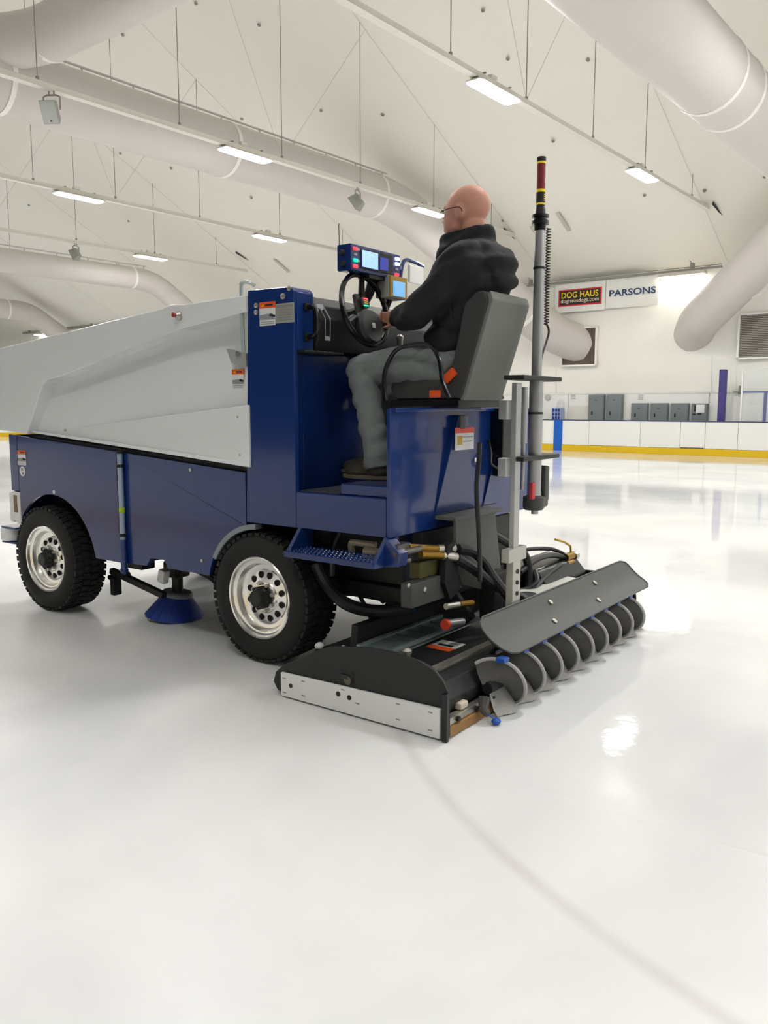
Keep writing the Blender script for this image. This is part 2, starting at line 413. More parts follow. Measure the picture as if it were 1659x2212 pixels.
# wall-top lamp rails
def wall_rail(a0, a1, lab, lampa, lab2, z=5.72):
    c = (a0+a1)/2
    r = HE('wall_rail', c, BW-0.3, z); tag(r, lab, 'lamp rail')
    p = MB(); p.box(c-a0, c-a1, -.03, .03, -.05, .0); p.box(c-a0, c-a1, -.045, .045, -.07, -.05); p.build('channel', M_rod, r)
    p = MB(); p.cyl((c-a0, -.05, .03), (c-a1, -.05, .03), 0.014, seg=6); p.build('conduit', M_rod, r)
    for a in (a0-.8, a1+.9):
        p = MB(); p.box(c-a-.07, c-a+.07, -.05, .05, 0, .16, 0.02, 1); p.build('junction_box', M_rod, r)
        p = MB(); p.tube([(c-a, 0, .14), (c-a-.12, 0, .3), (c-a, 0, .5), (c-a+.05, .03, .8)], 0.012, 6, 6); p.build('cable_loop', M_rod, r)
    t = HE('wall_light', lampa, BW-0.3, z-0.08); tag(t, lab2, 'wall light')
    p = MB(); p.prism([(-.16, -.12), (.16, -.12), (.1, 0), (-.1, 0)], 'x', -.72, .72, 0.006, 1); p.build('housing', M_housing, t)
    p = MB(); p.box(-.7, .7, -.15, .15, -.145, -.12, 0.008, 1); p.build('diffuser', M_lenswall, t)
    for x in (-.68, .68):
        p = MB(); p.box(x-.02, x+.02, -.03, .03, -.02, .06); p.build('bracket', M_rod, t)
wall_rail(15.4, 8.1, 'grey lamp rail along wall top above the sponsor signs', 9.3, 'bright wall light beside the descending right duct')
wall_rail(49.2, 40.9, 'dark lamp rail at wall top far left behind the tank', 47.0, 'bright wall light far left above the white tank', 5.9)

# ------------------------------------------------------------------ ducts
def duct(pts, r, lab, bands=(), name='air_duct', seam=True):
    base = Vector(pts[0]); P_ = [Vector(q) for q in pts]
    o = HE(name, -base.x, base.y, base.z); tag(o, lab, 'air duct', 'white ventilation ducts')
    p = MB(); p.tube([q-base for q in P_], r, 28, 0, cap=True); p.build('duct_body', M_duct, o, angle=50)
    for q, d in bands:
        q = Vector(q)-base; d = Vector(d).normalized()
        p = MB(); p.cyl(q-d*0.05, q+d*0.05, r*1.025, seg=28); p.build('joint_band', M_ductband, o)
    return o
def hp(a, b, z): return (-a, b, z)
def bend(p0, p1, p2, k=0.6, n=6):
    p0, p1, p2 = Vector(p0), Vector(p1), Vector(p2)
    A = p1 + (p0-p1).normalized()*k; B = p1 + (p2-p1).normalized()*k
    return [((1-t)**2)*A + 2*t*(1-t)*p1 + t*t*B for t in [i/n for i in range(n+1)]]
# long duct behind the speakers, bending down to the wall opening
e0 = hp(16.3, 20.9, 7.72); end = hp(12.75, 27.0, 3.55)
d2 = duct([hp(16.3, 4.0, 7.72)] + bend(hp(16.3, 4, 7.72), e0, end, 1.1) + bend(e0, hp(13.5, 26.0, 4.0), end, 0.6) + [end], 0.64, 'long white duct behind the speakers, dropping to the wall opening behind the mast',
     ((hp(16.3, 19.9, 7.72), (0, 1, 0)), (hp(16.3, 8.6, 7.72), (0, 1, 0)), (hp(16.3, 14.2, 7.72), (0, 1, 0)), (hp(13.95, 25.1, 4.62), (2.35, 5.1, -3.1))))
# right duct
e0 = hp(4.6, 23.0, 6.65); end = hp(9.0, 27.0, 3.75)
duct([hp(4.6, -3.5, 6.65)] + bend(hp(4.6, 4, 6.65), e0, end, 1.0) + bend(e0, hp(8.6, 26.2, 4.05), end, 0.4) + [end], 0.6, 'wide white duct across the upper right corner, turning down to the wall',
     ((hp(4.6, 13.9, 6.65), (0, 1, 0)), (hp(4.6, 14.9, 6.65), (0, 1, 0)), (hp(7.0, 25.2, 5.07), (-4.4, 4.0, -2.9))))
# cross trunk at the upper left
e1 = hp(15.9, 8.9, 8.3)
duct([hp(3.0, 8.9, 8.3)] + bend(hp(3, 8.9, 8.3), hp(15.5, 8.9, 8.3), hp(16.9, 7.4, 8.1), 0.8) + [hp(17.6, 6.6, 8.0)], 0.47, 'white cross duct with elbow in the upper left corner',
     ((hp(15.0, 8.9, 8.3), (-1, 0, 0)),))
# distant duct
e0 = hp(29.0, 21.3, 6.55); end = hp(28.6, 27.0, 2.9)
duct([hp(29, 6, 6.55)] + bend(hp(29, 6, 6.55), e0, end, 0.7) + [end], 0.42, 'distant white duct above the tank, bending down past it',
     ((hp(29, 20.3, 6.55), (0, 1, 0)),))
e0 = hp(43.0, 23.6, 6.5); end = hp(42.8, 27.0, 4.3)
duct([hp(43, 8, 6.6)] + bend(hp(43, 8, 6.6), e0, end, 0.7) + [end], 0.5, 'farthest white duct bending down at left edge, above tank front', ((hp(43, 22.4, 6.5), (0, 1, 0)),))
e0 = hp(47.5, 20.5, 5.2); end = hp(47.0, 26.8, 3.2)
duct([hp(47.5, 14, 5.4)] + bend(hp(47.5, 14, 5.4), e0, end, 0.7) + [end], 0.5, 'low white duct just over the tank nose at left edge')
# stay rail along the top of the distant duct and of the long duct
for a, z, b0, b1, lab in ((29.0, 7.06, 8, 21.0, 'thin support rail on top of the distant duct'), (16.3, 8.46, 5, 20.6, 'thin support rail on top of the long duct')):
    o = HE('duct_rail', a, b1, z); tag(o, lab, 'support rail')
    p = MB(); p.box(-.02, .02, b0-b1, 0, 0, .035); p.build('bar', M_duct, o)
    b = b0+.4
    while b < b1:
        p = MB(); p.box(-.015, .015, b-b1-.015, b-b1+.015, -.14, .0); p.build('post', M_duct, o)
        b += 1.25
# ------------------------------------------------------------------ loudspeakers under the rails
def loudspeaker(a, b, yaw, tilt, lab):
    r = HE('loudspeaker', a, b, 6.945); tag(r, lab, 'speaker', 'grey loudspeakers under the rails')
    r.rotation_euler = (0, 0, HALL+yaw); r.scale = (.74, .74, .74)
    p = MB(); p.tube([(-.2, 0, -.42), (-.2, 0, -.14), (-.12, 0, -.1), (.12, 0, -.1), (.2, 0, -.14), (.2, 0, -.42)], 0.022, 6); p.cyl((-.06, 0, -.1), (-.06, 0, .07), .018, seg=6); p.cyl((.06, 0, -.1), (.06, 0, .07), .018, seg=6); p.build('bracket', M_rod, r)
    c = Vector((0, -0.02, -.46)); t = tilt
    ax, ay, az = Vector((1, 0, 0)), Vector((0, cos(t), sin(t))), Vector((0, -sin(t), cos(t)))
    def pt(x, y, z): return c + ax*x + ay*y + az*z
    p = MB(); p.loft([pt(x, -.16, z) for x, z in ((-.2, -.26), (.2, -.26), (.2, .26), (-.2, .26))], [pt(x, .16, z) for x, z in ((-.11, -.2), (.11, -.2), (.11, .2), (-.11, .2))], 0.012); p.build('cabinet', M_spk, r)
    p = MB(); p.loft([pt(x, -.168, z) for x, z in ((-.18, -.24), (.18, -.24), (.18, .24), (-.18, .24))], [pt(x, -.158, z) for x, z in ((-.18, -.24), (.18, -.24), (.18, .24), (-.18, .24))]); g = p.build('grille', mat('grille_grey', (164, 166, 160), 0.6, bump=0.3, bscale=200), r)
    p = MB(); p.loft([pt(x, -.172, z) for x, z in ((-.02, -.2), (.03, -.2), (.03, -.17), (-.02, -.17))], [pt(x, -.166, z) for x, z in ((-.02, -.2), (.03, -.2), (.03, -.17), (-.02, -.17))]); p.build('badge', M_ink, r)
loudspeaker(14.05, 8.35, radians(35), radians(28), 'grey loudspeaker hanging at upper left, nearest of the three')
loudspeaker(14.05, 16.6, radians(-75), radians(35), 'grey loudspeaker turned sideways above the blue control box')
loudspeaker(26.2, 16.2, radians(-70), radians(30), 'small distant grey loudspeaker under the left rail')

# ------------------------------------------------------------------ wall furniture
def text_mesh(txt, size, bold=0.0, ext=0.002):
    cu = bpy.data.curves.new('txt', 'FONT'); cu.body = txt; cu.size = size; cu.extrude = ext; cu.offset = bold; cu.align_x = 'CENTER'; cu.align_y = 'CENTER'; cu.resolution_u = 4
    o = bpy.data.objects.new('txt', cu); COL.objects.link(o)
    dg = bpy.context.evaluated_depsgraph_get(); me = bpy.data.meshes.new_from_object(o.evaluated_get(dg))
    bpy.data.objects.remove(o); bpy.data.curves.remove(cu)
    xs = [v.co.x for v in me.vertices]; ys = [v.co.y for v in me.vertices]
    return me, max(xs)-min(xs), max(ys)-min(ys), (max(xs)+min(xs))/2, (max(ys)+min(ys))/2
def put_text(txt, name, m, parent, x, y, z, w, h, bold=0.0):
    me, tw, th, cx_, cy_ = text_mesh(txt, 1.0, bold, 0.004)
    me.transform(Matrix.Translation((-cx_, -cy_, 0)))
    me.transform(Matrix.Diagonal((w/tw, h/th, 1, 1)))
    me.materials.clear(); me.materials.append(m)
    return link(name, me, parent, (x, y, z), (pi/2, 0, 0))
SW = BW-0.26
o = HE('sponsor_sign', 12.74, SW, 4.7); tag(o, 'sponsor banner reading DOG HAUS in yellow on black with red border', 'sign')
M_red = mat('sign_red', (206, 38, 52), 0.5); M_black = mat('sign_black', (42, 30, 30), 0.5); M_syel = mat('sign_yellow', (246, 218, 50), 0.5); M_navy = mat('sign_navy', (38, 66, 104), 0.5)
M_banner = mat('banner_white', (240, 239, 234), 0.5, var=0.01)
p = MB(); p.box(-.91, .91, 0, .015, -.02, .93); p.build('backing', M_banner, o)
p = MB(); p.box(-.785, .785, -.012, 0, .18, .73); p.build('border', M_red, o)
p = MB(); p.box(-.735, .735, -.02, -.01, .225, .685); p.build('field', M_black, o)
put_text('DOG HAUS', 'lettering', M_syel, o, 0, -.022, .545, 1.34, .2, 0.012)
put_text('doghausdogs.com', 'lettering', mat('sign_pale', (236, 226, 200), 0.5), o, 0, -.022, .335, 1.38, .17, 0.0)
o = HE('sponsor_sign', 10.93, SW, 4.7); tag(o, 'white sponsor banner reading PARSONS in dark blue letters', 'sign')
p = MB(); p.box(-.88, .88, 0, .015, -.0, .93); p.build('backing', M_banner, o)
put_text('PARSONS', 'lettering', M_navy, o, 0.02, -.012, .48, 1.56, .21, 0.018)
# electrical cabinets
for i, (a0, a1, z1, lab, kind) in enumerate((
        (12.35, 11.79, 1.88, 'tall grey electrical cabinet, leftmost of the wall cabinets', 0), (11.70, 11.14, 1.88, 'tall grey electrical cabinet, second from left', 0),
        (10.83, 10.28, 1.59, 'short grey electrical cabinet under the paper notice', 0), (10.18, 9.62, 1.59, 'short grey electrical cabinet, middle of the three short closed ones', 0),
        (9.52, 8.96, 1.585, 'short grey electrical cabinet beside the one with meters', 0), (8.86, 8.38, 1.575, 'grey electrical cabinet with open meter window, rightmost of the row', 1))):
    c = (a0+a1)/2; hw = (a0-a1)/2
    o = HE('electrical_cabinet', c, BW-0.05, 0.02); tag(o, lab, 'cabinet', 'grey electrical cabinets on the wall')
    p = MB(); p.box(-hw, hw, -.14, -.005, 0.0, z1-.02, 0.006, 1); p.build('body', M_elec, o)
    if kind == 0:
        p = MB(); p.box(-hw+.02, hw-.02, -.155, -.139, 0.05, z1-.045, 0.004, 1); d = p.build('door', M_elec, o)
        p = MB(); p.box(-hw+.13, -hw+.17, -.175, -.153, (1.2 if z1 > 1.7 else 1.14)-.02, (1.3 if z1 > 1.7 else 1.24), 0.006, 1); p.build('handle', M_dark, d)
        p = MB(); p.box(-.05, .03, -.158, -.153, z1-.21, z1-.19); p.build('label_plate', M_ink, d)
    else:
        p = MB(); p.box(-hw+.14, hw-.08, -.15, -.138, 1.27, z1-.05); p.build('window_plate', M_paper, o)
        p = MB(); p.box(-hw+.09, -hw+.14, -.155, -.14, 1.3, z1-.06); p.build('breaker_strip', M_ink, o)
        p = MB(); p.box(-hw+.04, -hw+.14, -.155, -.14, 1.2, 1.24); p.build('breaker_strip', M_ink, o)
        p = MB(); p.box(-hw+.2, -hw+.31, -.155, -.14, 1.22, 1.26); p.build('breaker_strip', M_ink, o)
for a, z, lab in ((12.98, 1.71, 'paper notice left of the tall grey cabinets'), (10.57, 1.68, 'paper notice above the leftmost short grey cabinet')):
    o = HE('paper_notice', a, BW-0.055, z); tag(o, lab, 'notice', 'paper notices on the wall')
    p = MB(); p.box(-.135, .135, -.006, 0, 0, .2); p.build('sheet', M_paper, o)
    for k in range(5):
        p = MB(); p.box(-.09+.01*(k % 3), .09-.015*(k % 2), -.009, -.005, .03+k*.034, .045+k*.034); p.build('printed_line', M_greyink, o)
o = HE('wall_plate', 12.75, BW-0.055, 0.95); tag(o, 'plain off-white wall plate beside the tall cabinets', 'plate')
p = MB(); p.box(-.41, .41, -.012, 0, 0, .56, .003, 1); p.build('plate', mat('plate_offwhite', (226, 224, 216), 0.5), o)
o = HE('jug_dispenser', 13.46, BW-0.06, 1.0); tag(o, 'blue caged drum and white pipe behind boards above blue stripe', 'dispenser')
p = MB(); p.box(-.15, .15, -.3, -.04, 0.0, .44, 0.02); p.build('drum', mat('drum_blue', (38, 72, 150), 0.4), o)
for z in (.02, .15, .28, .41): 
    p = MB(); p.box(-.165, .165, -.32, -.02, z, z+.018); p.build('cage_bar', mat('cage_pale', (168, 186, 222), 0.4), o)
for x in (-.16, -.05, .06, .15):
    p = MB(); p.box(x, x+.016, -.325, -.015, 0, .44); p.build('cage_bar', MATS['cage_pale'], o)
p = MB(); p.tube([(-.1, -.1, .44), (-.09, -.1, .6), (0.0, -.1, .7), (.1, -.1, .68), (.12, -.1, .44)], .02, 8, 5); p.build('pipe', M_panelwhite, o)
o = HE('wall_speaker', 13.95, BW-0.05, 1.8); tag(o, 'small round grey vent on wall left of the caged drum', 'vent')
p = MB(); p.lathe([(.11, 0), (.11, .03), (.085, .05), (.03, .05)], (0, 0, 0), (0, -1, 0), 20); p.build('disc', mat('vent_grey', (188, 188, 182), .5, bump=.3), o)
# opening frame around the long duct's end
o = HE('wall_opening', 12.72, BW-0.22, 2.9); tag(o, 'dark square wall opening where the long duct enters', 'opening')
p = MB(); p.box(-.62, .62, -.06, .04, 0, 1.2); p.build('recess', mat('recess_brown', (96, 84, 74), .8), o)
for x0, x1, z0, z1 in ((-.66, -.6, -.04, 1.24), (.6, .66, -.04, 1.24), (-.66, .66, -.05, 0), (-.66, .66, 1.2, 1.25)):
    p = MB(); p.box(x0, x1, -.09, 0, z0, z1); p.build('edge', M_wall, o)
# grille high on the wall at right
o = HE('vent_grille', 6.9, BW-0.24, 2.95); tag(o, 'large grey mesh vent grille high on wall at right edge', 'vent')
p = MB(); p.box(-.6, .8, 0, .06, 0, 1.25); p.build('mesh_back', mat('mesh_dark', (120, 114, 108), .7), o)
for k in range(24):
    p = MB(); p.box(-.6, .8, -.02, 0, .02+k*.052, .04+k*.052); p.build('louvre', mat('louvre_grey', (168, 162, 154), .6), o)
for x0, x1, z0, z1 in ((-.66, -.6, -.05, 1.3), (.8, .86, -.05, 1.3), (-.66, .86, -.05, 0), (-.66, .86, 1.25, 1.3)):
    p = MB(); p.box(x0, x1, -.05, .06, z0, z1); p.build('frame', M_panelwhite, o)
# padded column and glass at the players' gate
o = HE('padded_post', 7.77, 26.15, 0.0); tag(o, 'tall purple padded post standing behind the boards', 'post')
p = MB(); p.box(-.1, .1, -.1, .1, 0, 2.59, 0.03); p.build('pad', mat('pad_purple', (70, 62, 128), .5), o)
p = MB(); p.box(-.13, .13, -.13, .13, 0, .05, .01); p.build('base', M_dark, o)
o = HE('glass_shield', 7.18, 26.05, 1.05); tag(o, 'clear glass shield with white frame above the boards at right edge', 'glass')
M_glass = mat('shield_glass', (236, 244, 244), .05, var=0, alpha=.22)
p = MB(); p.prism([(0.03, 0), (1.9, 0), (1.9, 1.6), (.35, 1.55), (.12, 1.48), (.03, 1.38)], 'y', -.006, .006); p.build('pane', M_glass, o)
p = MB(); p.box(-.03, .02, -.03, .03, 0, 1.5, .005, 1); p.build('post', M_panelwhite, o)
p = MB(); p.tube([(.02, 0, 1.4), (.12, 0, 1.49), (.35, 0, 1.56), (1.9, 0, 1.61)], .015, 6); p.build('top_trim', M_panelwhite, o)
p = MB(); p.box(0.02, 1.9, -.02, .02, .84, .88); p.build('mid_rail', mat('rail_blue', (96, 108, 158), .5), o)
p = MB(); p.box(.62, .7, -.03, .03, 0, .86); p.build('blue_post', MATS['rail_blue'], o)
o = HE('wall_lamp', 7.45, BW-.06, 1.86); tag(o, 'small grey wall fitting right of the padded post', 'lamp')
p = MB(); p.box(-.18, .18, -.16, 0, .06, .085); p.build('bracket', M_spk, o)
p = MB(); p.lathe([(.03, 0), (.06, .05), (.06, .09)], (0, -.08, 0), (0, 0, 1), 12); p.lathe([(.035, .09), (.035, .25)], (0, -.08, 0), (0, 0, 1), 10); p.build('fitting', M_spk, o)
# ================================================================== the ice resurfacer  (u forward, v away from the camera, z up)
MROT = atan2(0.59260, -0.80550)
mach = empty('ice_resurfacer', (-0.683, 4.712, 0), MROT)
tag(mach, 'blue and white ice resurfacing machine with driver seat and rear conditioner', 'ice resurfacer')
W = 1.70
def K(): return MB(flip=True)
M_blue = mat('navy_paint', (20, 50, 112), 0.2, coat=0.25, var=0.03, scale=3)
M_white = mat('white_gelcoat', (241, 243, 244), 0.16, coat=0.4, var=0.01, scale=2)
M_blk = mat('black_powdercoat', (27, 28, 29), 0.5, var=0.1)
M_blkgloss = mat('black_gloss', (18, 19, 21), 0.25)
M_rub = mat('tire_rubber', (30, 30, 30), 0.75, var=0.15, scale=30, bump=0.15, bscale=90)
M_alloy = mat('polished_alloy', (246, 244, 240), 0.2, 0.85, var=0.03)
M_alu = mat('aluminium', (176, 177, 178), 0.35, 0.75)
M_galv = mat('galvanised', (136, 150, 150), 0.3, 0.6, var=0.25, scale=18)
M_uhmw = mat('white_plastic', (232, 233, 232), 0.4, var=0.02)
M_dgrey = mat('charcoal_plastic', (74, 75, 72), 0.5, var=0.05)
M_sgrey = mat('grey_sheet', (92, 93, 90), 0.55, var=0.04)
M_vinyl = mat('seat_vinyl', (58, 58, 58), 0.6, var=0.08, bump=0.1, bscale=150)
M_seatback = mat('seat_shell', (112, 113, 108), 0.55, var=0.04)
M_orange = mat('signal_orange', (238, 92, 36), 0.45)
M_wht = mat('sticker_white', (232, 232, 232), 0.4, var=0.02)
M_gry = mat('sticker_grey', (150, 152, 156), 0.4)
M_brass = mat('brass', (150, 116, 48), 0.35, 0.8)
M_hose = mat('hose_rubber', (38, 38, 40), 0.4)
M_bolt = mat('bolt_zinc', (190, 186, 176), 0.3, 0.8)
M_screen = mat('screen_blue', (120, 150, 240), 0.3, emit=.7, var=0.5, scale=30)
M_ledr = mat('led_red', (255, 48, 60), 0.3, emit=.9, var=0); M_ledg = mat('led_green', (0, 226, 150), 0.3, emit=.7, var=0); M_ledw = mat('led_white', (240, 236, 255), 0.3, emit=1.4, var=0)
M_bristle = mat('bristle_blue', (34, 62, 150), 0.6, var=0.3, scale=60)
M_yel = mat('valve_yellow', (206, 168, 52), 0.4)
def part(mb, name, m, parent=None, **k): return mb.build(name, m, parent or mach, **k)

# ---- chassis
p = K(); p.box(-.86, 2.5, .34, 1.36, .5, .82, .01); part(p, 'chassis', M_blk)
p = K(); p.cyl((.058, .1, .385), (.058, 1.6, .385), .06); p.ell((.058, .85, .385), .14, .16, .14); part(p, 'rear_axle', M_blk)
p = K(); p.cyl((2.2, .1, .385), (2.2, 1.6, .385), .05); p.ell((2.2, .85, .385), .12, .14, .12); part(p, 'front_axle', M_blk)

# ---- wheels
def tire_mesh():
    p = MB()
    prof = [(.245, .0), (.262, -.012), (.30, -.020), (.335, -.016), (.362, -.002), (.374, .02), (.374, .225), (.362, .247), (.335, .262), (.30, .266), (.262, .258), (.245, .245)]
    p.lathe(prof, (0, 0, 0), (0, 1, 0), 64, caps=False)
    # tread lugs: two centre rows and shoulder rows
    n = 46
    for row, (y0, y1, off, hh, ln) in enumerate(((-.004, .058, 0, .384, .72), (.064, .120, .5, .389, .74), (.126, .182, 0.15, .389, .74), (.188, .249, .6, .384, .72))):
        for k in range(n):
            t0 = 2*pi*(k+off)/n; dt = 2*pi/n*ln; sk = (0.25, -0.1, 0.1, -0.25)[row]*2*pi/n
            vs = []
            for rr in (.366, hh):
                for (t, y) in ((t0, y0), (t0+dt, y0), (t0+dt+sk, y1), (t0+sk, y1)):
                    vs.append((rr*cos(t), y, rr*sin(t)))
            p_f = [(0,1,2,3), (4,5,6,7), (0,1,5,4), (1,2,6,5), (2,3,7,6), (3,0,4,7)]
            LUG.append((vs, p_f))
    V = []; F = []
    for vs, f in LUG:
        o = len(V); V += vs; F += [tuple(i+o for i in q) for q in f]
    p.add(V, F)
    return p.mesh('tire', 40)
LUG = []
me_tire = tire_mesh(); me_tire.materials.append(M_rub)
p = MB(); p.lathe([(.246, .02), (.246, -.004), (.240, -.010), (.231, -.006), (.226, .012), (.216, .018), (.205, .02), (.198, .045), (.19, .055), (.172, .058), (.158, .064), (.10, .05), (.092, .042), (.085, .04), (.03, .04)], (0, 0, 0), (0, 1, 0), 64, caps=False)
p.lathe([(.246, .02), (.2, .1), (.2, .24), (.246, .25)], (0, 0, 0), (0, 1, 0), 40, caps=False)
me_rim = p.mesh('rim', 25); me_rim.materials.append(M_alloy)
p = MB(); p.ell((0, 0, 0), .021, .008, .019, 16, 8)
me_vent = p.mesh('vent_hole'); me_vent.materials.append(mat('hole_black', (8, 8, 9), .8))
p = MB(); p.lathe([(.064, .05), (.066, .03), (.066, .01), (.058, .0), (.052, -.015), (.049, -.03), (.042, -.036), (.001, -.036)], (0, 0, 0), (0, 1, 0), 24)
for k in range(8):
    t = 2*pi*k/8; p.cyl((.06*cos(t), .03, .06*sin(t)), (.06*cos(t), -.008, .06*sin(t)), .011, seg=6)
me_hub = p.mesh('hub'); me_hub.materials.append(M_blk)
p = MB()
for k in range(8):
    t = 2*pi*(k+.5)/8; p.cyl((.083*cos(t), .05, .083*sin(t)), (.083*cos(t), .018, .083*sin(t)), .011, seg=6)
me_lug = p.mesh('lug_nut'); me_lug.materials.append(M_bolt)
def wheel(u, v, mirror, spin):
    w = empty('wheel', (u, -v, .388), 0, mach)
    w.rotation_euler = (0, 0, pi if not mirror else 0)
    for nm, me in (('tire', me_tire), ('rim', me_rim), ('hub', me_hub), ('lug_nuts', me_lug)):
        o = link(nm, me, w); o.rotation_euler = (0, spin, 0)
    for k in range(12):
        t = 2*pi*(k+.3)/12 + spin
        o = link('vent_hole', me_vent, w, (.131*cos(t), .054, .131*sin(t)), (0, -t, 0))
# local wheel +y points inboard; left side inboard = +v = -y local, so turn by pi
wheel(.058, 0.0, False, .1); wheel(2.21, -.03, False, .5); wheel(.058, W, True, .2); wheel(2.21, W+.03, True, .3)

# ---- skirts
def arc(cu, cz, r, a0, a1, n=14): return [(cu + r*cos(radians(a0+(a1-a0)*i/n)), cz + r*sin(radians(a0+(a1-a0)*i/n))) for i in range(n+1)]
def topz(u): return 1.116 + (u-.148)*(1.289-1.116)/(2.672-.148)
fr_arch = [(2.14-.505, .452)] + [(2.14 - .515*cos(t), .35 + .515*sin(t)) for t in [radians(x) for x in range(14, 142, 6)]] + [(2.555, .62)]
fr_poly = [(2.555, topz(2.555)), (1.362, topz(1.362)), (1.358, .452)] + fr_arch
re_arch = [(.058 + .43*cos(radians(x)), .385 + .43*sin(radians(x))) for x in range(12, 80, 6)]
re_poly = [(.15, topz(.15)), (1.325, topz(1.325)), (1.322, .455), (1.08, .462), (1.04, .516), (.9, .521), (.866, .469), (.49, .472)] + re_arch + [(.15, .803)]
for v0, v1, sgn in ((0.0, .022, 1), (W-.022, W, -1)):
    p = K(); p.prism(fr_poly, 'y', v0, v1); part(p, 'side_skirt', M_blue)
    p = K(); p.prism(re_poly, 'y', v0, v1); part(p, 'side_skirt', M_blue)
    p = K(); p.prism([(2.56, topz(2.56)), (2.672, 1.289), (2.672, .862), (2.56, .862)], 'y', v0, v1, .006, 1); part(p, 'corner_post', M_blue)
    p = K(); p.prism([(2.56, .855), (2.672, .855), (2.66, .63), (2.56, .60)], 'y', v0-.002 if sgn > 0 else v0, v1 if sgn > 0 else v1+.002, .006, 1); bm_ = part(p, 'bumper_corner', M_uhmw)
    vv = v0-.006 if sgn > 0 else v1+.002
    p = K(); p.box(2.60, 2.64, vv, vv+.004, .70, .83, .0); part(p, 'reflector', mat('reflector_amber', (104, 82, 46), .3), bm_)
    # wheel-arch trim
    tr = [(.058 + .437*cos(radians(x)), .385 + .437*sin(radians(x))) for x in range(28, 92, 6)]; ti = [(.058 + .405*cos(radians(x)), .385 + .405*sin(radians(x))) for x in range(88, 24, -6)]
    p = K(); p.prism(tr + ti, 'y', v0-.006 if sgn > 0 else v0-.03, v0+.05 if sgn > 0 else v1+.006, .003, 1); part(p, 'arch_trim', mat('trim_grey', (126, 138, 146), .3, .4))
p = K(); p.box(2.645, 2.672, .022, W-.022, .63, 1.285, .006, 1); part(p, 'front_panel', M_blue)
p = K(); p.box(2.66, 2.72, .0, W, .62, .85, .015); part(p, 'front_bumper', M_uhmw)
# inner wheel wells
p = K(); p.prism([(1.60, .45), (1.66, .80), (1.9, .95), (2.4, .95), (2.56, .85), (2.56, .97), (1.55, .97), (1.5, .45)], 'y', .022, .34); p.box(1.6, 2.6, .31, .34, .45, .97); part(p, 'wheel_well', M_blk)
p = K(); p.prism([(.50, .46), (.43, .72), (.25, .84), (-.24, .84), (-.24, .87), (.3, .9), (.52, .74), (.56, .46)], 'y', .022, .34); p.box(-.24, .5, .30, .34, .5, .88); part(p, 'wheel_well', M_blk)
# door seam and clear level tube
p = K(); p.box(1.336, 1.352, -.004, .01, .44, 1.2); part(p, 'door_gap', mat('seam_dark', (16, 22, 52), .5))
lt = empty('level_tube', (1.29, .022, 0), 0, mach)
p = MB(); p.cyl((0, 0, .62), (0, 0, 1.19), .019); p.build('clear_tube', mat('tube_pale', (150, 166, 186), .2, .3), lt)
p = MB(); p.cyl((0, 0, .41), (0, 0, .62), .022); p.ell((0, 0, .41), .028, .028, .028); p.build('lower_sleeve', M_blue, lt)
p = MB(); p.cyl((0, 0, .80), (0, 0, .835), .0205); p.build('float', mat('float_lime', (176, 206, 40), .4), lt)
for z in (1.10, 1.19, .64):
    p = MB(); p.cyl((0, 0, z), (0, 0, z+.02), .024); p.build('clip', M_blk, lt)
# bolts on the skirt
def bolt(u, v, z, ax=(0, -1, 0), r=.011, m=None):
    p = K(); p.lathe([(r, 0), (r, .006), (r*.5, .010)], (u, v, z), ax, 8); return part(p, 'bolt', m or M_bolt)
bolt(.621, 0, 1.112); bolt(.539, 0, .557); bolt(2.10, 0, .885, r=.013, m=M_wht)

# ---- stickers
def sticker(u0, u1, z0, z1, v, name='warning_sticker', ori=.74, art=True, extra=None):
    """lies on a v = const face; u0 is the end nearer the front"""
    e_ = .003
    p = K(); p.m(0).box(u1, u0, v-e_, v, z0, z1)
    zz = z0 + (z1-z0)*ori
    p.m(1).box(u1, u0, v-e_-.001, v, zz, z1)
    um = u0-(u0-u1)*.2
    p.m(3).prism([(um+.006, zz+(z1-zz)*.25), (um-.012, zz+(z1-zz)*.25), (um-.003, zz+(z1-zz)*.75)], 'y', v-e_-.002, v)
    p.m(4).box(u1+(u0-u1)*.15, u0-(u0-u1)*.38, v-e_-.002, v, zz+(z1-zz)*.35, zz+(z1-zz)*.62)
    if art:
        a0, a1 = z0+(z1-z0)*.25, z0+(z1-z0)*.5
        p.m(2).prism([(u0-.002, a0), (u1+.002, a0), (u1+.002, a0+.004), (u1+(u0-u1)*.35, a1), (u0-.002, a1-.005)], 'y', v-e_-.001, v)
        p.m(4).prism([(u1+(u0-u1)*.4, a1-.012), (u1+.002, a0+.01), (u1+.002, a0+.022), (u1+(u0-u1)*.3, a1)], 'y', v-e_-.002, v)
    for k in range(2):
        zk = z0+(z1-z0)*(.06+.08*k); p.m(2).box(u1+(u0-u1)*.08, u0-(u0-u1)*.1, v-e_-.001, v, zk, zk+(z1-z0)*.03)
    return part(p, name, [M_wht, M_orange, M_gry, mat('sticker_yellow', (250, 190, 40), .4), M_ink])
sticker(2.556, 2.447, 1.062, 1.172, 0)
p = K(); p.m(0).lathe([(.037, 0), (.037, .003)], (2.502, 0, 1.016), (0, -1, 0), 20); p.m(1).box(2.49, 2.518, -.004, 0, 1.02, 1.04); p.m(2).box(2.485, 2.505, -.004, 0, .995, 1.008); part(p, 'round_sticker', [M_wht, M_gry, mat('sticker_maroon', (110, 50, 44), .4)])

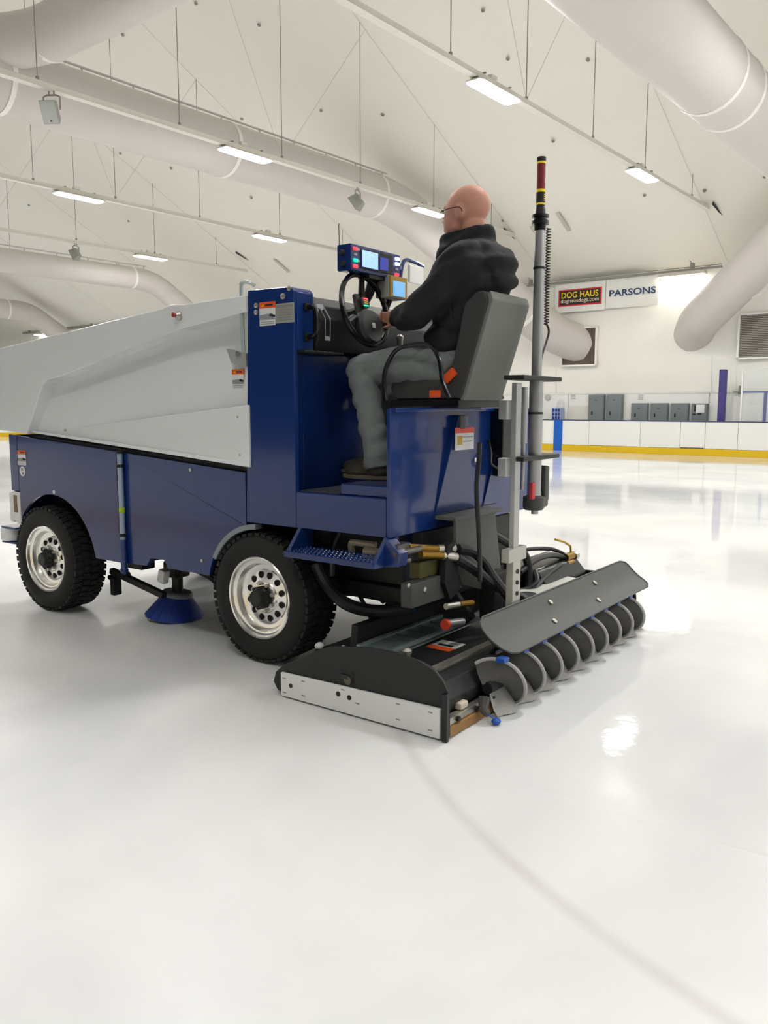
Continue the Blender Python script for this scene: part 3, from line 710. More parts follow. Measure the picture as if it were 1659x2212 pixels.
# ---- snow tank (white)
tank = empty('snow_tank', (1.4, -.85, 1.1), 0, mach)
def tk(p, name, m): 
    o = p.build(name, m, tank); o.location = (-1.4, .85, -1.1); return o
core = [(2.9, 1.33), (2.95, 1.88), (.816, 2.085), (.10, 2.105), (.10, 1.155), (2.40, 1.31)]
def vin(z): return .035 + .08*min(1.0, max(0.0, (z-1.16)/.75))     # the side leans out towards its foot
p = K(); p.loft([(u, vin(z), z) for u, z in core], [(u, W-vin(z), z) for u, z in core], .006); tk(p, 'tank_shell', M_white)
crease = [(2.395, 1.296), (2.369, 1.322), (2.30, 1.42), (2.20, 1.58), (2.15, 1.655), (2.10, 1.678), (1.95, 1.702), (1.6, 1.768), (1.292, 1.833), (.95, 1.903), (.652, 1.96), (.38, 1.99), (.10, 2.022)]
band = crease + [(.10, 2.115), (.62, 2.100), (.70, 2.106), (.76, 2.104), (.84, 2.088), (2.683, 1.927), (2.98, 1.895), (3.04, 1.86), (3.02, 1.40), (2.96, 1.33)]
p = K(); p.prism(band, 'y', -.02, W+.02, .008, 3); tk(p, 'tank_rim', M_white)
# foot wedge and lip on each side
for sg in (0, 1):
    f = lambda d: d if sg == 0 else W-d
    A = [(2.05, f(.056), 1.335), (.10, f(-.012), 1.508), (.10, f(-.012), 1.168), (2.33, f(.05), 1.316)]
    B = [(2.05, f(.12), 1.328), (.10, f(.12), 1.50), (.10, f(.12), 1.168), (2.33, f(.12), 1.312)]
    p = K(); p.loft(A, B, .008); tk(p, 'lower_wedge', M_white)
    A = [(2.40, f(.02), 1.322), (.10, f(-.014), 1.178), (.10, f(-.014), 1.150), (2.40, f(.02), 1.306)]
    B = [(q[0], f(.12), q[2]) for q in A]
    p = K(); p.loft(A, B, .004); tk(p, 'lower_lip', M_white)
p = K(); p.lathe([(.028, 0), (.028, .012), (.02, .02), (.012, .03)], (.66, -.02, 2.035), (0, -1, 0), 16); tk(p, 'fill_cap', M_bolt)
p = K(); p.lathe([(.014, 0), (.014, .008)], (.675, -.048, 2.04), (0, -1, 0), 10); tk(p, 'cap_dot', mat('dot_red', (190, 60, 50), .4))
for u, z in ((.19, 1.44), (.18, 1.22), (2.0, 1.33)):
    p = K(); p.lathe([(.009, 0), (.009, .012), (.005, .016)], (u, .0 if u < 1 else .054, z), (0, -1, 0), 8); tk(p, 'bolt', M_bolt)
p = K(); p.prism([(.35, 1.835), (.185, 1.80), (.185, 1.725), (.31, 1.75)], 'y', .06, .11, .004); tk(p, 'latch_bracket', mat('bracket_grey', (170, 172, 172), .4))
p = K(); p.lathe([(.016, 0), (.016, .016)], (.24, .061, 1.80), (0, -1, 0), 12); tk(p, 'latch_bolt', M_bolt)
sticker(.315, .218, 1.60, 1.713, .074)
# sight glass beside the cab
p = K(); p.tube([(.145, -.0, 1.80), (.15, .0, 2.15), (.14, .0, 2.185), (.09, .0, 2.185), (.06, .02, 2.165)], .012, 8, 4); part(p, 'grab_rail', mat('rail_pale', (190, 200, 200), .25, .3))
p = K(); p.box(.112, .152, .05, .07, 1.15, 2.10); part(p, 'tank_gap_strip', mat('strip_teal', (152, 172, 176), .3))
# dark gap under the tank
p = K(); p.prism([(2.5, 1.25), (2.42, 1.285), (.16, 1.145), (.16, 1.08)], 'y', .03, W-.03); part(p, 'tank_bed', M_blk)

# ---- cab
tower = [(.148, .828), (.10, 2.142), (-.224, 2.136), (-.243, 2.118), (-.243, .828)]
twr = [(.148, .828), (.115, 2.135), (.10, 2.146), (-.222, 2.136), (-.243, 2.115), (-.243, 1.80), (-.16, 1.80), (-.16, .828)]
p = K(); p.prism(twr, 'y', .0302, .165, .006); part(p, 'cab_tower', M_blue)
p = K(); p.prism(tower, 'y', .0, .03, .006); part(p, 'cab_side_panel', M_blue)
p = K(); p.prism(twr, 'y', W-.235, W-.0302, .006); part(p, 'cab_tower', M_blue)
p = K(); p.prism(tower, 'y', W-.03, W, .006); part(p, 'cab_side_panel', M_blue)
p = K(); p.box(-.158, .11, .166, W-.235, .832, 1.797, .004); part(p, 'bulkhead', M_blue)
dash = empty('dashboard', (-.2, -.8, 1.8), 0, mach)
def ds(p, name, m): 
    o = p.build(name, m, dash); o.location = (.2, .8, -1.8); return o
p = K(); p.prism([(.10, 2.135), (-.10, 2.125), (-.25, 2.055), (-.292, 1.98), (-.25, 1.80), (.10, 1.80)], 'y', .167, W-.237, .012); ds(p, 'dash_body', M_blk)
p = K(); p.loft([(-.258, .172, 2.06), (-.258, .226, 2.062), (-.299, .245, 1.985), (-.271, .275, 1.865), (-.271, .232, 1.865), (-.297, .205, 1.98), (-.268, .195, 2.035), (-.268, .172, 2.035)], [(-.245, .172, 2.055), (-.245, .226, 2.057), (-.285, .245, 1.98), (-.258, .275, 1.865), (-.258, .232, 1.865), (-.283, .205, 1.975), (-.255, .195, 2.03), (-.255, .172, 2.03)]); ds(p, 'dash_strip', mat('strip_silver', (190, 192, 196), .35))
p = K(); p.box(-.30, -.16, .03, .36, 1.785, 1.80, .003, 1); ds(p, 'shelf', M_blk)
for k in range(5):
    p = K(); p.box(-.29, -.255, .08+.055*k, .115+.055*k, 1.799, 1.803); ds(p, 'shelf_slot', M_dgrey)
# pull handle on the tower
p = K(); p.tube([(-.25, .10, 2.035), (-.30, .10, 2.03), (-.318, .10, 2.0), (-.318, .10, 1.91), (-.30, .10, 1.88), (-.25, .10, 1.875)], .014, 8, 3); part(p, 'grab_handle', M_blkgloss)
for z in (2.035, 1.875): 
    p = K(); p.box(-.262, -.243, .08, .12, z-.022, z+.022, .004); part(p, 'handle_foot', M_blk)
sticker(.008, -.112, 1.94, 2.068, 0)
p = K(); p.m(0).box(-.25, -.116, -.003, 0, 1.948, 2.052)
p.m(1).box(-.24, -.126, -.004, 0, 2.032, 2.044)
for k in range(5): p.m(1).box(-.235+.01*(k % 2), -.13, -.004, 0, 1.962+.013*k, 1.966+.013*k)
part(p, 'data_plate', [mat('plate_silver', (176, 176, 166), .35, .3), M_greyink])
for u, z, r in ((-.216, 2.128, .014), (-.171, 2.089, .017), (.033, 2.054, .015), (.034, 2.017, .015)): bolt(u, 0, z, r=r)
# foot well floor and step
p = K(); p.box(-.861, -.244, .0, W, .829, 1.031, .006); part(p, 'step_box', M_blue)
p = K(); p.box(-.864, -.538, .03, .62, 1.031, 1.091, .006); part(p, 'foot_rest', M_blue)
p = K(); p.box(-.53, -.25, .03, .6, 1.031, 1.037); part(p, 'floor_mat', mat('mat_grey', (70, 72, 76), .5, bump=.4, bscale=120))
p = K(); p.obox((-.33, .66, 1.15), (.5, 0, .6), (0, 1, 0), (-.6, 0, .5), .1, .05, .01, .004); part(p, 'pedal', M_blk)
# running board
rb = empty('running_board', (-.56, .0, .68), 0, mach)
def rbp(p, n, m): 
    o = p.build(n, m, rb); o.location = (.56, 0, -.68); return o
p = K(); p.box(-.86, -.25, -.115, .10, .682, .718, .006); rbp(p, 'tread', M_blue)
tr_ = K()
for k in range(21):
    for j in range(4): tr_.lathe([(.008, 0), (.005, .006)], (-.84+.028*k, -.09+.045*j, .718), (0, 0, 1), 6)
o = rbp(tr_, 'tread_studs', M_blue); o['kind'] = 'stuff'
for u in (-.27, -.86):
    p = K(); p.prism([(-.115, .682), (-.115, .70), (-.0, .835), (.10, .835), (.10, .682)], 'x', u-.012, u+.012, .003, 1); rbp(p, 'hanger', M_blue)
p = K(); p.prism([(-.86, .84), (-.873, .83), (-.96, .76), (-.95, .69), (-.86, .68)], 'y', -.02, .06, .004); rbp(p, 'rear_gusset', M_blue)
# rear bodywork
p = K(); p.box(-.885, -.862, .0, W, .829, 1.485, .006); part(p, 'rear_panel', M_blue)
p = K(); p.box(-.86, -.55, .46, 1.25, 1.033, 1.485, .008); part(p, 'seat_box', M_blue)
p = K(); p.box(-.91, -.862, .02, 1.24, 1.468, 1.492, .006); part(p, 'rear_ledge', M_blue)
for A in ([(-.925, .60, 1.45), (-.925, .70, 1.45), (-.888, .84, .865), (-.888, .40, .865)], [(-.925, 1.14, 1.45), (-.925, 1.50, 1.45), (-.888, 1.60, .865), (-.888, .93, .865)]):
    B = [(-.88, q[1], q[2]) for q in A]
    p = K(); p.loft(A, B, .003); part(p, 'reflection_facet', M_blue)  # wedges shaped to imitate the pale reflection of ice on the flat panel
p = K(); p.box(-.896, -.886, .44, 1.10, .905, .909); part(p, 'panel_slot', M_dark)
p = K(); p.box(-.898, -.886, .68, .84, .855, .897); part(p, 'rear_reflector', M_wht)
def rsticker(v0, v1, z0, z1, u):
    p = K(); p.m(0).box(u-.006, u, v0, v1, z0, z1); p.m(1).box(u-.008, u, v0, v1, z0+(z1-z0)*.76, z1)
    p.m(2).box(u-.008, u, v0+.02, v0+.07, z0+.03, z0+.08); p.m(3).box(u-.008, u, v0+.08, v1-.01, z0+.07, z0+.075); p.m(3).box(u-.008, u, v0+.08, v1-.02, z0+.045, z0+.05)
    part(p, 'rear_sticker', [M_wht, mat('sticker_red', (222, 58, 44), .4), M_yel, M_gry])
rsticker(.56, .76, 1.255, 1.38, -.922)
p = K(); p.box(-.935, -.885, .60, .66, 1.37, 1.45, .01); part(p, 'hanging_tab', M_dgrey)
p = K(); p.box(-.892, -.886, .84, .87, 1.175, 1.20); part(p, 'badge_plate', M_wht)

# ---- seat
seat = empty('driver_seat', (-.9, -.64, 1.49), 0, mach)
def st(p, n, m, **k): 
    o = p.build(n, m, seat, **k); o.location = (.9, .64, -1.49); return o
p = K(); p.box(-1.04, -.6, .40, .88, 1.492, 1.535, .006); st(p, 'seat_base', M_blkgloss)
p = K(); p.prism([(-.585, 1.60), (-.60, 1.645), (-.70, 1.65), (-.98, 1.625), (-1.0, 1.60), (-1.0, 1.535), (-.62, 1.535)], 'y', .41, .87, .02, 3); st(p, 'cushion', M_vinyl)
p = K(); p.prism([(-.955, 1.545), (-1.045, 1.535), (-1.06, 1.56), (-1.205, 2.03), (-1.18, 2.085), (-1.13, 2.085), (-1.06, 2.03)], 'y', .41, .84, .022, 3); st(p, 'backrest', M_vinyl)
p = K(); p.prism([(-1.035, 1.53), (-1.065, 1.53), (-1.228, 2.04), (-1.212, 2.085), (-1.19, 2.07), (-1.20, 2.035)], 'y', .418, .832, .008, 2); st(p, 'back_shell', M_seatback)
for v in (.328, .905):
    p = K(); p.tube([(-.615, v, 1.53), (-.605, v, 1.62), (-.622, v, 1.71), (-.69, v, 1.80), (-.80, v, 1.822), (-.905, v, 1.815), (-.965, v, 1.74), (-.985, v, 1.63), (-1.03, v, 1.54)], .012, 8, 5); st(p, 'armrest', M_blkgloss)
p = K(); p.box(-.93, -.86, .392, .408, 1.545, 1.585, .004); st(p, 'belt_latch', M_orange)
p = K(); p.obox((-.985, .40, 1.66), (.6, 0, -.5), (0, 1, 0), (.5, 0, .6), .04, .012, .022, .005); st(p, 'belt_buckle', M_orange)

# ---- steering wheel
sw = empty('steering_wheel', (-.375, -.46, 2.045), 0, mach)
R_ = Matrix.Rotation(radians(13), 3, 'Y')
def sp(x, y, z): return R_ @ Vector((x, y, z))         # local: x forward, disc in y-z plane
p = MB(); p.tube([sp(0, .205*cos(2*pi*k/40), .205*sin(2*pi*k/40)) for k in range(40)], .0155, 10, 0, True); p.build('rim', M_blkgloss, sw)
for t in (98, 205, 335):
    t = radians(t); p = MB(); p.tube([sp(.03, .05*cos(t), .05*sin(t)-.03), sp(.012, .12*cos(t), .12*sin(t)), sp(0, .2*cos(t), .2*sin(t))], lambda q: .022-.006*q, 8); p.build('spoke', M_blk, sw)
p = MB(); p.obox(sp(.03, -.0, -.0), sp(1, 0, 0), (0, 1, 0), sp(0, 0, 1), .015, .045, .10, .012); p.build('boss', M_dgrey, sw)
p = MB(); p.tube([sp(.04, 0, 0), (.10, 0, -.02), (.14, 0, -.05)], .035, 10); p.build('column', M_blk, sw)
p = MB(); p.lathe([(.09, -.02), (.105, 0), (.105, .02), (.085, .045)], sp(-.01, -.01, -.10), sp(1, 0, 0), 28); p.build('horn_pad', mat('pad_black', (50, 50, 50), .5), sw)
p = MB(); p.obox(sp(-.034, -.01, -.10), sp(1, 0, 0), (0, 1, 0), sp(0, 0, 1), .004, .014, .016, .003); p.build('emblem', mat('emblem_silver', (196, 196, 192), .4), sw)
p = MB(); p.lathe([(.036, 0), (.036, .01)], sp(.0, -.005, .042), sp(-1, 0, 0), 20); p.build('gauge_dial', M_ink, sw)
for k, (z, m) in enumerate(((.062, M_ledr), (.048, M_yel), (.036, M_yel), (.022, M_ledg))):
    p = MB(); p.obox(sp(-.011, -.006+.003*(k % 2), z), sp(1, 0, 0), (0, 1, 0), sp(0, 0, 1), .003, .020, .0035); p.build('gauge_bar', m, sw)

# ---- control box above the dash
cb = empty('control_box', (-.35, -.3, 2.245), 0, mach)
p = MB(); p.box(-.05, .05, -.475, 0, 0, .145, .008); p.build('case', M_blue, cb)
p = MB(); p.box(-.056, -.049, -.39, -.085, .02, .13, .002, 1); p.build('screen_bezel', M_ink, cb)
p = MB(); p.box(-.059, -.055, -.24, -.095, .03, .12); p.build('display', M_screen, cb)
p = MB(); p.box(-.059, -.055, -.34, -.26, .035, .105); p.build('keypad', mat('key_blue', (30, 36, 120), .4, emit=.5, var=.5, scale=80), cb)
for y, z, m in ((-.035, .118, M_ledr), (-.037, .056, M_ledg), (-.035, .024, M_ledr), (-.43, .026, M_ledr), (-.435, .118, M_ledw), (-.435, .088, M_ledw)):
    p = MB(); p.box(-.06, -.05, y-.019, y+.019, z-.009, z+.009, .003, 1); p.build('rocker_switch', m, cb)
for y, z in ((-.037, .088), (-.065, .118), (-.065, .056), (-.43, .058)):
    p = MB(); p.box(-.056, -.05, y-.014, y+.014, z-.006, z+.006); p.build('switch_label', M_gry, cb)
for x_, z_ in ((0, .035), (.005, .098)):
    p = MB(); p.lathe([(.017, 0), (.017, .012), (.012, .02)], (x_, .0, z_), (0, 1, 0), 12); p.build('side_knob', M_ink, cb)
p = MB(); p.cyl((.04, -.01, .14), (.042, -.01, .26), .0022, seg=6); p.build('antenna', M_ink, cb)
p = MB(); p.tube([(.02, -.3, .0), (.05, -.3, -.08), (.1, -.3, -.15)], .03, 10); p.box(-.04, .04, -.36, -.18, -.02, .0); p.build('support_arm', M_blk, cb)
# grey gauge under it
gb = empty('ice_gauge', (-.38, -.63, 2.13), 0, mach)
p = MB(); p.box(-.04, .06, -.18, .0, 0, .13, .008); p.build('case', mat('gauge_grey', (168, 168, 160), .45), gb)
p = MB(); p.box(-.047, -.039, -.175, -.005, .005, .126); p.build('face', mat('gauge_gold', (168, 132, 44), .45), gb)
p = MB(); p.box(-.051, -.046, -.15, -.03, .012, .098); p.build('screen', mat('screen_cyan', (118, 178, 224), .3, emit=.22, var=.05), gb)
p = MB(); p.tube([(.03, -.1, 0), (.06, -.1, -.06), (.1, -.1, -.14)], .02, 8); p.build('stalk', M_blk, gb)
# round mirror beyond the box
mi = empty('mirror', (-.36, -.90, 2.25), 0, mach)
p = MB(); p.box(-.02, .0, -.16, .0, .0, .11, .03, 3); p.build('glass', mat('mirror_glare', (250, 250, 250), .08, .3, var=0), mi)  # white colour stands in for the glare of a reflected lamp
p = MB(); p.tube([(.01, .06, .0), (.01, .02, .125), (.01, -.1, .135), (.01, -.19, .12)], .012, 8, 4); p.build('bracket', M_blue, mi)
# chrome lever and clutter right of the wheel
p = K(); p.cyl((-.45, .70, 1.80), (-.45, .70, 1.89), .018); p.ell((-.45, .70, 1.90), .024, .024, .02); part(p, 'lever', M_bolt)
p = K(); p.box(-.40, -.18, .86, 1.30, 1.40, 1.86, .01); part(p, 'side_console', M_blue)
# ---- sensor mast and lift
ms_ = empty('sensor_mast', (-1.3, -.785, .93), 0, mach)
def mp(p, n, m, par=None): 
    o = p.build(n, m, par or ms_); o.location = (1.3, .785, -.93); return o
x, v = -1.3, .785
p = K(); p.cyl((x, v, 1.62), (x, v, 2.46), .028, seg=20); mp(p, 'upper_tube', M_alu)
p = K(); p.cyl((x, v, .98), (x, v, 1.66), .038, seg=20); mp(p, 'lower_tube', M_alu)
for z, r in ((2.225, .031), (1.455, .041)):
    p = K(); p.cyl((x, v, z), (x, v, z+.012), r, seg=20); mp(p, 'ring', M_blk)
p = K(); p.lathe([(.02, 2.40), (.03, 2.43), (.032, 2.455), (.045, 2.456), (.045, 2.475), (.034, 2.478), (.034, 2.49), (.045, 2.492), (.045, 2.505), (.03, 2.51), (.024, 2.55)], (x, v, 0), (0, 0, 1), 20); mp(p, 'collar', M_blkgloss)
p = K(); p.cyl((x, v, 2.53), (x, v, 2.79), .0225, seg=16); mp(p, 'sensor', mat('sensor_maroon', (122, 34, 46), .4))
for z0, z1, m in ((2.53, 2.555, M_ink), (2.555, 2.565, M_syel), (2.565, 2.62, M_ink), (2.62, 2.635, M_syel), (2.765, 2.775, M_syel), (2.775, 2.798, M_ink)):
    p = K(); p.cyl((x, v, z0), (x, v, z1), .0238, seg=16); mp(p, 'sensor_band', m)
for k in range(4):
    p = K(); p.box(x-.0245, x-.022, v-.008, v+.008, 2.575+.01*k, 2.579+.01*k); mp(p, 'sensor_mark', M_syel)
for z, v0, v1 in ((1.635, .52, .985), (1.21, .535, .98)):
    p = K(); p.box(x-.06, x+.06, v0, v1, z, z+.025, .006); mp(p, 'clamp_plate', M_blk)
p = K(); p.lathe([(.05, .93), (.06, .945), (.06, 1.0), (.04, 1.01)], (x, v, 0), (0, 0, 1), 20); p.box(x-.04, x+.04, .845, .90, .97, 1.17, .012); p.box(x-.045, x+.045, .76, .885, .94, 1.0, .015); mp(p, 'actuator_motor', M_dgrey)
p = K(); p.cyl((x, .80, .905), (x, .80, .94), .02); mp(p, 'motor_foot', M_alu)
p = K(); p.box(x-.05, x-.03, .665, .70, 1.0, 1.09, .004); mp(p, 'red_tag', mat('tag_red', (196, 56, 60), .5))
hx = [(x+.05+.012*cos(t*.9), .995+.045*0+.012*sin(t*.9), 2.48-.0022*t) for t in range(240)]
p = K(); p.tube(hx, .0035, 6); mp(p, 'coiled_cable', M_ink)
p = K(); p.tube([(x+.05, .995, 1.96), (x+.05, 1.03, 1.92), (x+.05, 1.0, 1.86), (x+.04, .93, 1.78), (x+.04, .885, 1.65)], .006, 6, 6); p.tube([(x+.04, .88, 1.66), (x+.04, .885, 1.5), (x+.05, .90, 1.40), (x+.05, .885, 1.25), (x+.02, .87, 1.15)], .007, 6, 6); mp(p, 'signal_cable', M_ink)
# lift arm
p = K(); p.box(-1.315, -1.285, .528, .588, .66, 1.62, .004); part(p, 'lift_bar', M_alu)
p = K(); p.box(-1.325, -1.275, .46, .665, .675, .75, .008); p.box(-1.322, -1.278, .515, .605, .42, .68, .006); lb = part(p, 'lift_bracket', mat('bracket_white', (186, 186, 178), .4, .3))
for z in (.5, .56, .62): 
    p = K(); p.lathe([(.012, 0), (.012, .006)], (-1.322, .56, z), (-1, 0, 0), 12); part(p, 'bracket_hole', M_ink, lb)
p = K(); p.box(-.97, -.89, 1.03, 1.14, 1.08, 1.49, .01); part(p, 'lift_cylinder', M_blkgloss)
for z in (1.13, 1.43):
    p = K(); p.box(-1.29, -1.24, .47, .60, z, z+.1, .006); part(p, 'lift_clamp', M_alu)
p = K(); p.cyl((-1.29, .665, 1.3), (-1.29, .665, 1.6), .02); p.cyl((-1.29, .665, 1.05), (-1.29, .665, 1.3), .011); part(p, 'gas_strut', M_alu)
p = K(); p.tube([(-1.08, .56, 1.30), (-1.1, .52, 1.2), (-1.1, .50, 1.05), (-1.12, .50, .8), (-1.13, .50, .55)], .013, 8, 4); part(p, 'hose', M_hose)
p = K(); p.tube([(-.89, 1.0, 1.30), (-.93, .96, 1.22), (-.95, .93, 1.16), (-.95, 1.05, 1.12)], .007, 6, 4); part(p, 'wire', M_hose)

# ---- conditioner (the shaving sled)
co = empty('conditioner', (-.95, -.88, 0), 0, mach)
def cp(p, n, m, **k): 
    o = p.build(n, m, co, **k); o.location = (.95, .88, 0); return o
VL, VR = -.335, 2.08
side = [(-.372, .065), (-.39, .12), (-.445, .165), (-.60, .245), (-.715, .302), (-.784, .325), (-1.0, .356), (-1.136, .361), (-1.29, .346), (-1.368, .322), (-1.42, .275), (-1.448, .225), (-1.455, .02), (-1.44, .004), (-.445, .004), (-.395, .03)]
p = K(); p.prism(side, 'y', VL, VL+.018, .003, 1); cp(p, 'side_plate', M_blk)
p = K(); p.prism(side, 'y', VR-.018, VR, .003, 1); cp(p, 'side_plate', M_blk)
p = K(); p.prism([(-.442, .008), (-.442, .132), (-1.42, .150), (-1.42, .008)], 'y', VL-.02, VL, .004, 1); cp(p, 'side_runner', M_uhmw)
p = K(); p.prism([(-.442, .008), (-.442, .132), (-1.42, .150), (-1.42, .008)], 'y', VR, VR+.02, .004, 1); cp(p, 'side_runner', M_uhmw)
p = K(); p.prism([(-1.428, .004), (-1.428, .225), (-1.458, .225), (-1.458, .0)], 'y', VL-.024, VL+.0, .004, 1); cp(p, 'end_edge', M_blkgloss)
for u, z in ((-.47, .105), (-.47, .03), (-.60, .115), (-.60, .04), (-.86, .125), (-.95, .075), (-1.19, .125), (-1.19, .05), (-1.37, .125), (-1.37, .04)):
    p = K(); p.box(u-.011, u+.011, VL-.0215, VL-.019, z-.003, z+.003); cp(p, 'runner_bolt', M_gry)
for u, z, r in ((-.515, .075, .012), (-.83, .098, .013), (-.90, .094, .013)):
    p = K(); p.lathe([(r, 0), (r, .003)], (u, VL-.0195, z), (0, -1, 0), 12); cp(p, 'runner_hole', M_dark)
p = K(); p.m(0).box(-.91, -.835, VL-.003, VL, .155, .215); p.m(1).box(-.885, -.84, VL-.012, VL, .175, .20, .004); p.m(2).lathe([(.022, 0), (.022, .008)], (-.88, VL-.003, .172), (0, -1, 0), 14); cp(p, 'adjuster', [M_ink, M_dark, mat('adjuster_brown', (92, 86, 76), .5)])
# deck and beams
p = K(); p.box(-1.16, -.64, VL+.018, VR-.018, .17, .20, .004); cp(p, 'deck', M_blk)
p = K(); p.prism([(-.60, .12), (-.645, .12), (-.665, .33), (-.62, .335)], 'y', VL+.35, VR-.05, .004); cp(p, 'front_beam', M_blk)
p = K(); p.prism([(-.39, .05), (-.42, .10), (-.62, .17), (-.66, .12), (-.45, .02)], 'y', VL+.018, VR-.018, .004); cp(p, 'front_apron', M_blk)
p = K(); p.prism([(-.66, .205), (-.70, .225), (-.88, .225), (-.90, .205)], 'y', .0, .80, .003); cp(p, 'trough', M_galv)
for u in (-.68, -.885):
    p = K(); p.box(u-.016, u+.016, .0, .82, .222, .236, .003); cp(p, 'trough_lip', mat('lip_teal', (150, 172, 172), .3, .5))
for k in range(6):
    p = K(); p.box(-.86, -.70, .08+k*.115, .085+k*.115, .226, .231); cp(p, 'trough_rib', M_galv)
p = K(); p.m(0).box(-1.08, -.93, .27, .44, .201, .205); p.m(1).box(-1.08, -.93, .27, .325, .201, .206); p.m(2).box(-1.05, -.96, .34, .37, .2, .207); p.m(3).box(-1.06, -1.0, .385, .42, .2, .2065); cp(p, 'deck_sticker', [M_wht, M_orange, M_ink, M_gry])
p = K(); p.prism([(-1.14, .19), (-1.16, .215), (-1.18, .19)], 'y', VL+.25, .9, .0); cp(p, 'blade_rail', M_bolt)
p = K(); p.prism([(-1.16, .19), (-1.25, .22), (-1.34, .21), (-1.40, .15), (-1.38, .08), (-1.2, .05)], 'y', VL+.018, VR-.018, .01); cp(p, 'auger_housing', M_blk)
p = K(); p.cyl((-1.02, -.04, .20), (-1.02, -.04, .27), .02); p.lathe([(.026, .26), (.028, .275), (.012, .29)], (-1.02, -.04, 0), (0, 0, 1), 10); cp(p, 'post_knob', M_bolt)
p = K(); p.lathe([(.035, 0), (.035, .03), (.02, .045)], (-1.40, .22, .2), (-1, -.2, .2), 14); cp(p, 'roller_end', mat('end_cream', (206, 200, 182), .4))
p = K(); p.box(-1.445, -1.40, VL+.02, VR-.02, .006, .05, .004); cp(p, 'squeegee', mat('squeegee_tan', (150, 112, 62), .5))
p = K(); p.box(-1.43, -1.39, VL+.02, VR-.02, .052, .085, .003); cp(p, 'clamp_bar', M_bolt)
for k in range(14):
    p = K(); p.lathe([(.013, 0), (.013, .012)], (-1.432, -.22+k*.165, .068), (-1, 0, 0), 8); cp(p, 'clamp_bolt', M_dark)
p = K(); p.box(-1.42, -1.36, -.17, -.10, .085, .12, .01); cp(p, 'spray_block', mat('block_beige', (206, 196, 176), .4))
# splash plate
ru, rz = Vector((-1.335, 0, .452)), Vector((-1.53, 0, .30))
def pl(t, v, d=0.0):                   # t 0 top .. 1 bottom, with a slight dish
    q = ru.lerp(rz, t); nrm = Vector((-.15, 0, .195)).normalized()
    q = q + nrm*(d - .018*sin(pi*t)); q.y = v; return q
outl = []
v0, v1 = .105, 2.13; rr = .3
for t, vv in [(0, .17), (.04, .135), (.12, .112), (.3, .105), (.55, .107), (.8, .118), (.93, .14), (1, .19), (1, 2.05), (.96, 2.09), (.88, 2.118), (.75, 2.13), (.2, 2.13), (.08, 2.11), (.02, 2.08), (0, 2.04)]:
    outl.append((t, vv))
p = K()
rows = []
for j in range(15):
    t = j/14
    # left and right limits of the rounded outline
    def lim(side):
        pts = [q for q in outl if (q[1] < 1) == (side == 0)]
        best = sorted(pts, key=lambda q: q[0])
        for k in range(len(best)-1):
            if best[k][0] <= t <= best[k+1][0] and best[k+1][0] > best[k][0]:
                f = (t-best[k][0])/(best[k+1][0]-best[k][0]); return best[k][1] + f*(best[k+1][1]-best[k][1])
        return best[0][1] if t <= best[0][0] else best[-1][1]
    a, b_ = lim(0), lim(1)
    rows.append([pl(t, a+(b_-a)*i/24) for i in range(25)])
p.strip(rows); 
rows2 = [[Vector(q)+Vector((.006, 0, -.008)) for q in r] for r in rows]; p.strip(rows2)
edge = rows[0] + [r[-1] for r in rows[1:]] + rows[-1][::-1][1:] + [r[0] for r in rows[::-1][1:-1]]
p.tube(edge, .006, 6, 0, True); cp(p, 'splash_plate', M_dgrey, angle=50)
for t, vv in ((.27, .86), (.27, 1.50), (.72, .73), (.72, 1.35)):
    p = K(); c = pl(t, vv, .004); p.lathe([(.016, 0), (.016, .004), (.008, .007)], c, (-.15, 0, .195), 10); cp(p, 'plate_bolt', M_bolt)
for vv in (.35, .95, 1.55, 1.95):
    p = K(); p.tube([(-1.28, vv, .2), (-1.36, vv, .30), (-1.41, vv, .37)], .015, 8); cp(p, 'plate_bracket', M_blk)
# towel folds hanging below the plate
M_felt = mat('felt_grey', (84, 83, 80), .85, var=.15, scale=25, bump=.2, bscale=80); M_hem = mat('felt_pale', (176, 175, 172), .85, var=.1, scale=30)
M_clip = mat('clip_blue', (36, 84, 176), .4)
pit = .212; ax_u, ax_z, ra = -1.445, .145, .13
p = K(); p.cyl((ax_u, .03, ax_z), (ax_u, 2.08, ax_z), .03, seg=12); cp(p, 'towel_rod', M_blk)
for k in range(9):
    vb = .04 + k*pit
    rows = []; rim = []
    for i in range(29):
        ph = radians(130 - 250*i/28); vv = vb + pit*1.05*i/28
        r_ = []
        for j in range(7):
            f = .18 + .82*j/6
            r_.append((ax_u - ra*f*cos(ph), vv + .05*f*f - .03, max(.008, ax_z + ra*f*sin(ph))))
        rows.append(r_); rim.append(r_[-1])
    p = K(); p.strip(rows); fo = cp(p, 'towel_fold', M_felt, angle=60)
    p = K(); p.tube(rim, .010, 6); h = p.build('hem', M_hem, fo)
    p = K(); p.box(-1.515, -1.465, vb+.03, vb+.085, .268, .292, .006); cp(p, 'towel_clip', M_clip)
rows = []
for i in range(120):
    vv = .05 + 1.98*i/119
    rows.append([(-1.395 - .03*j - .02*sin(vv*2*pi/pit + j*.8), vv, [.20, .14, .08, .035, .006][j]) for j in range(5)])
p = K(); p.strip(rows); cp(p, 'towel_skirt', M_hem, angle=60)
p = K(); p.tube([(-1.46, -.02, .12), (-1.47, -.045, .07), (-1.50, -.05, .05)], lambda t: .03-.015*t, 8, 4); cp(p, 'end_tassel', M_felt)
p = K(); p.tube([(-1.50, -.05, .05), (-1.525, -.03, .022)], .004, 6); p.ell((-1.53, -.03, .018), .022, .026, .016, 12, 8); cp(p, 'blue_plug', M_clip)
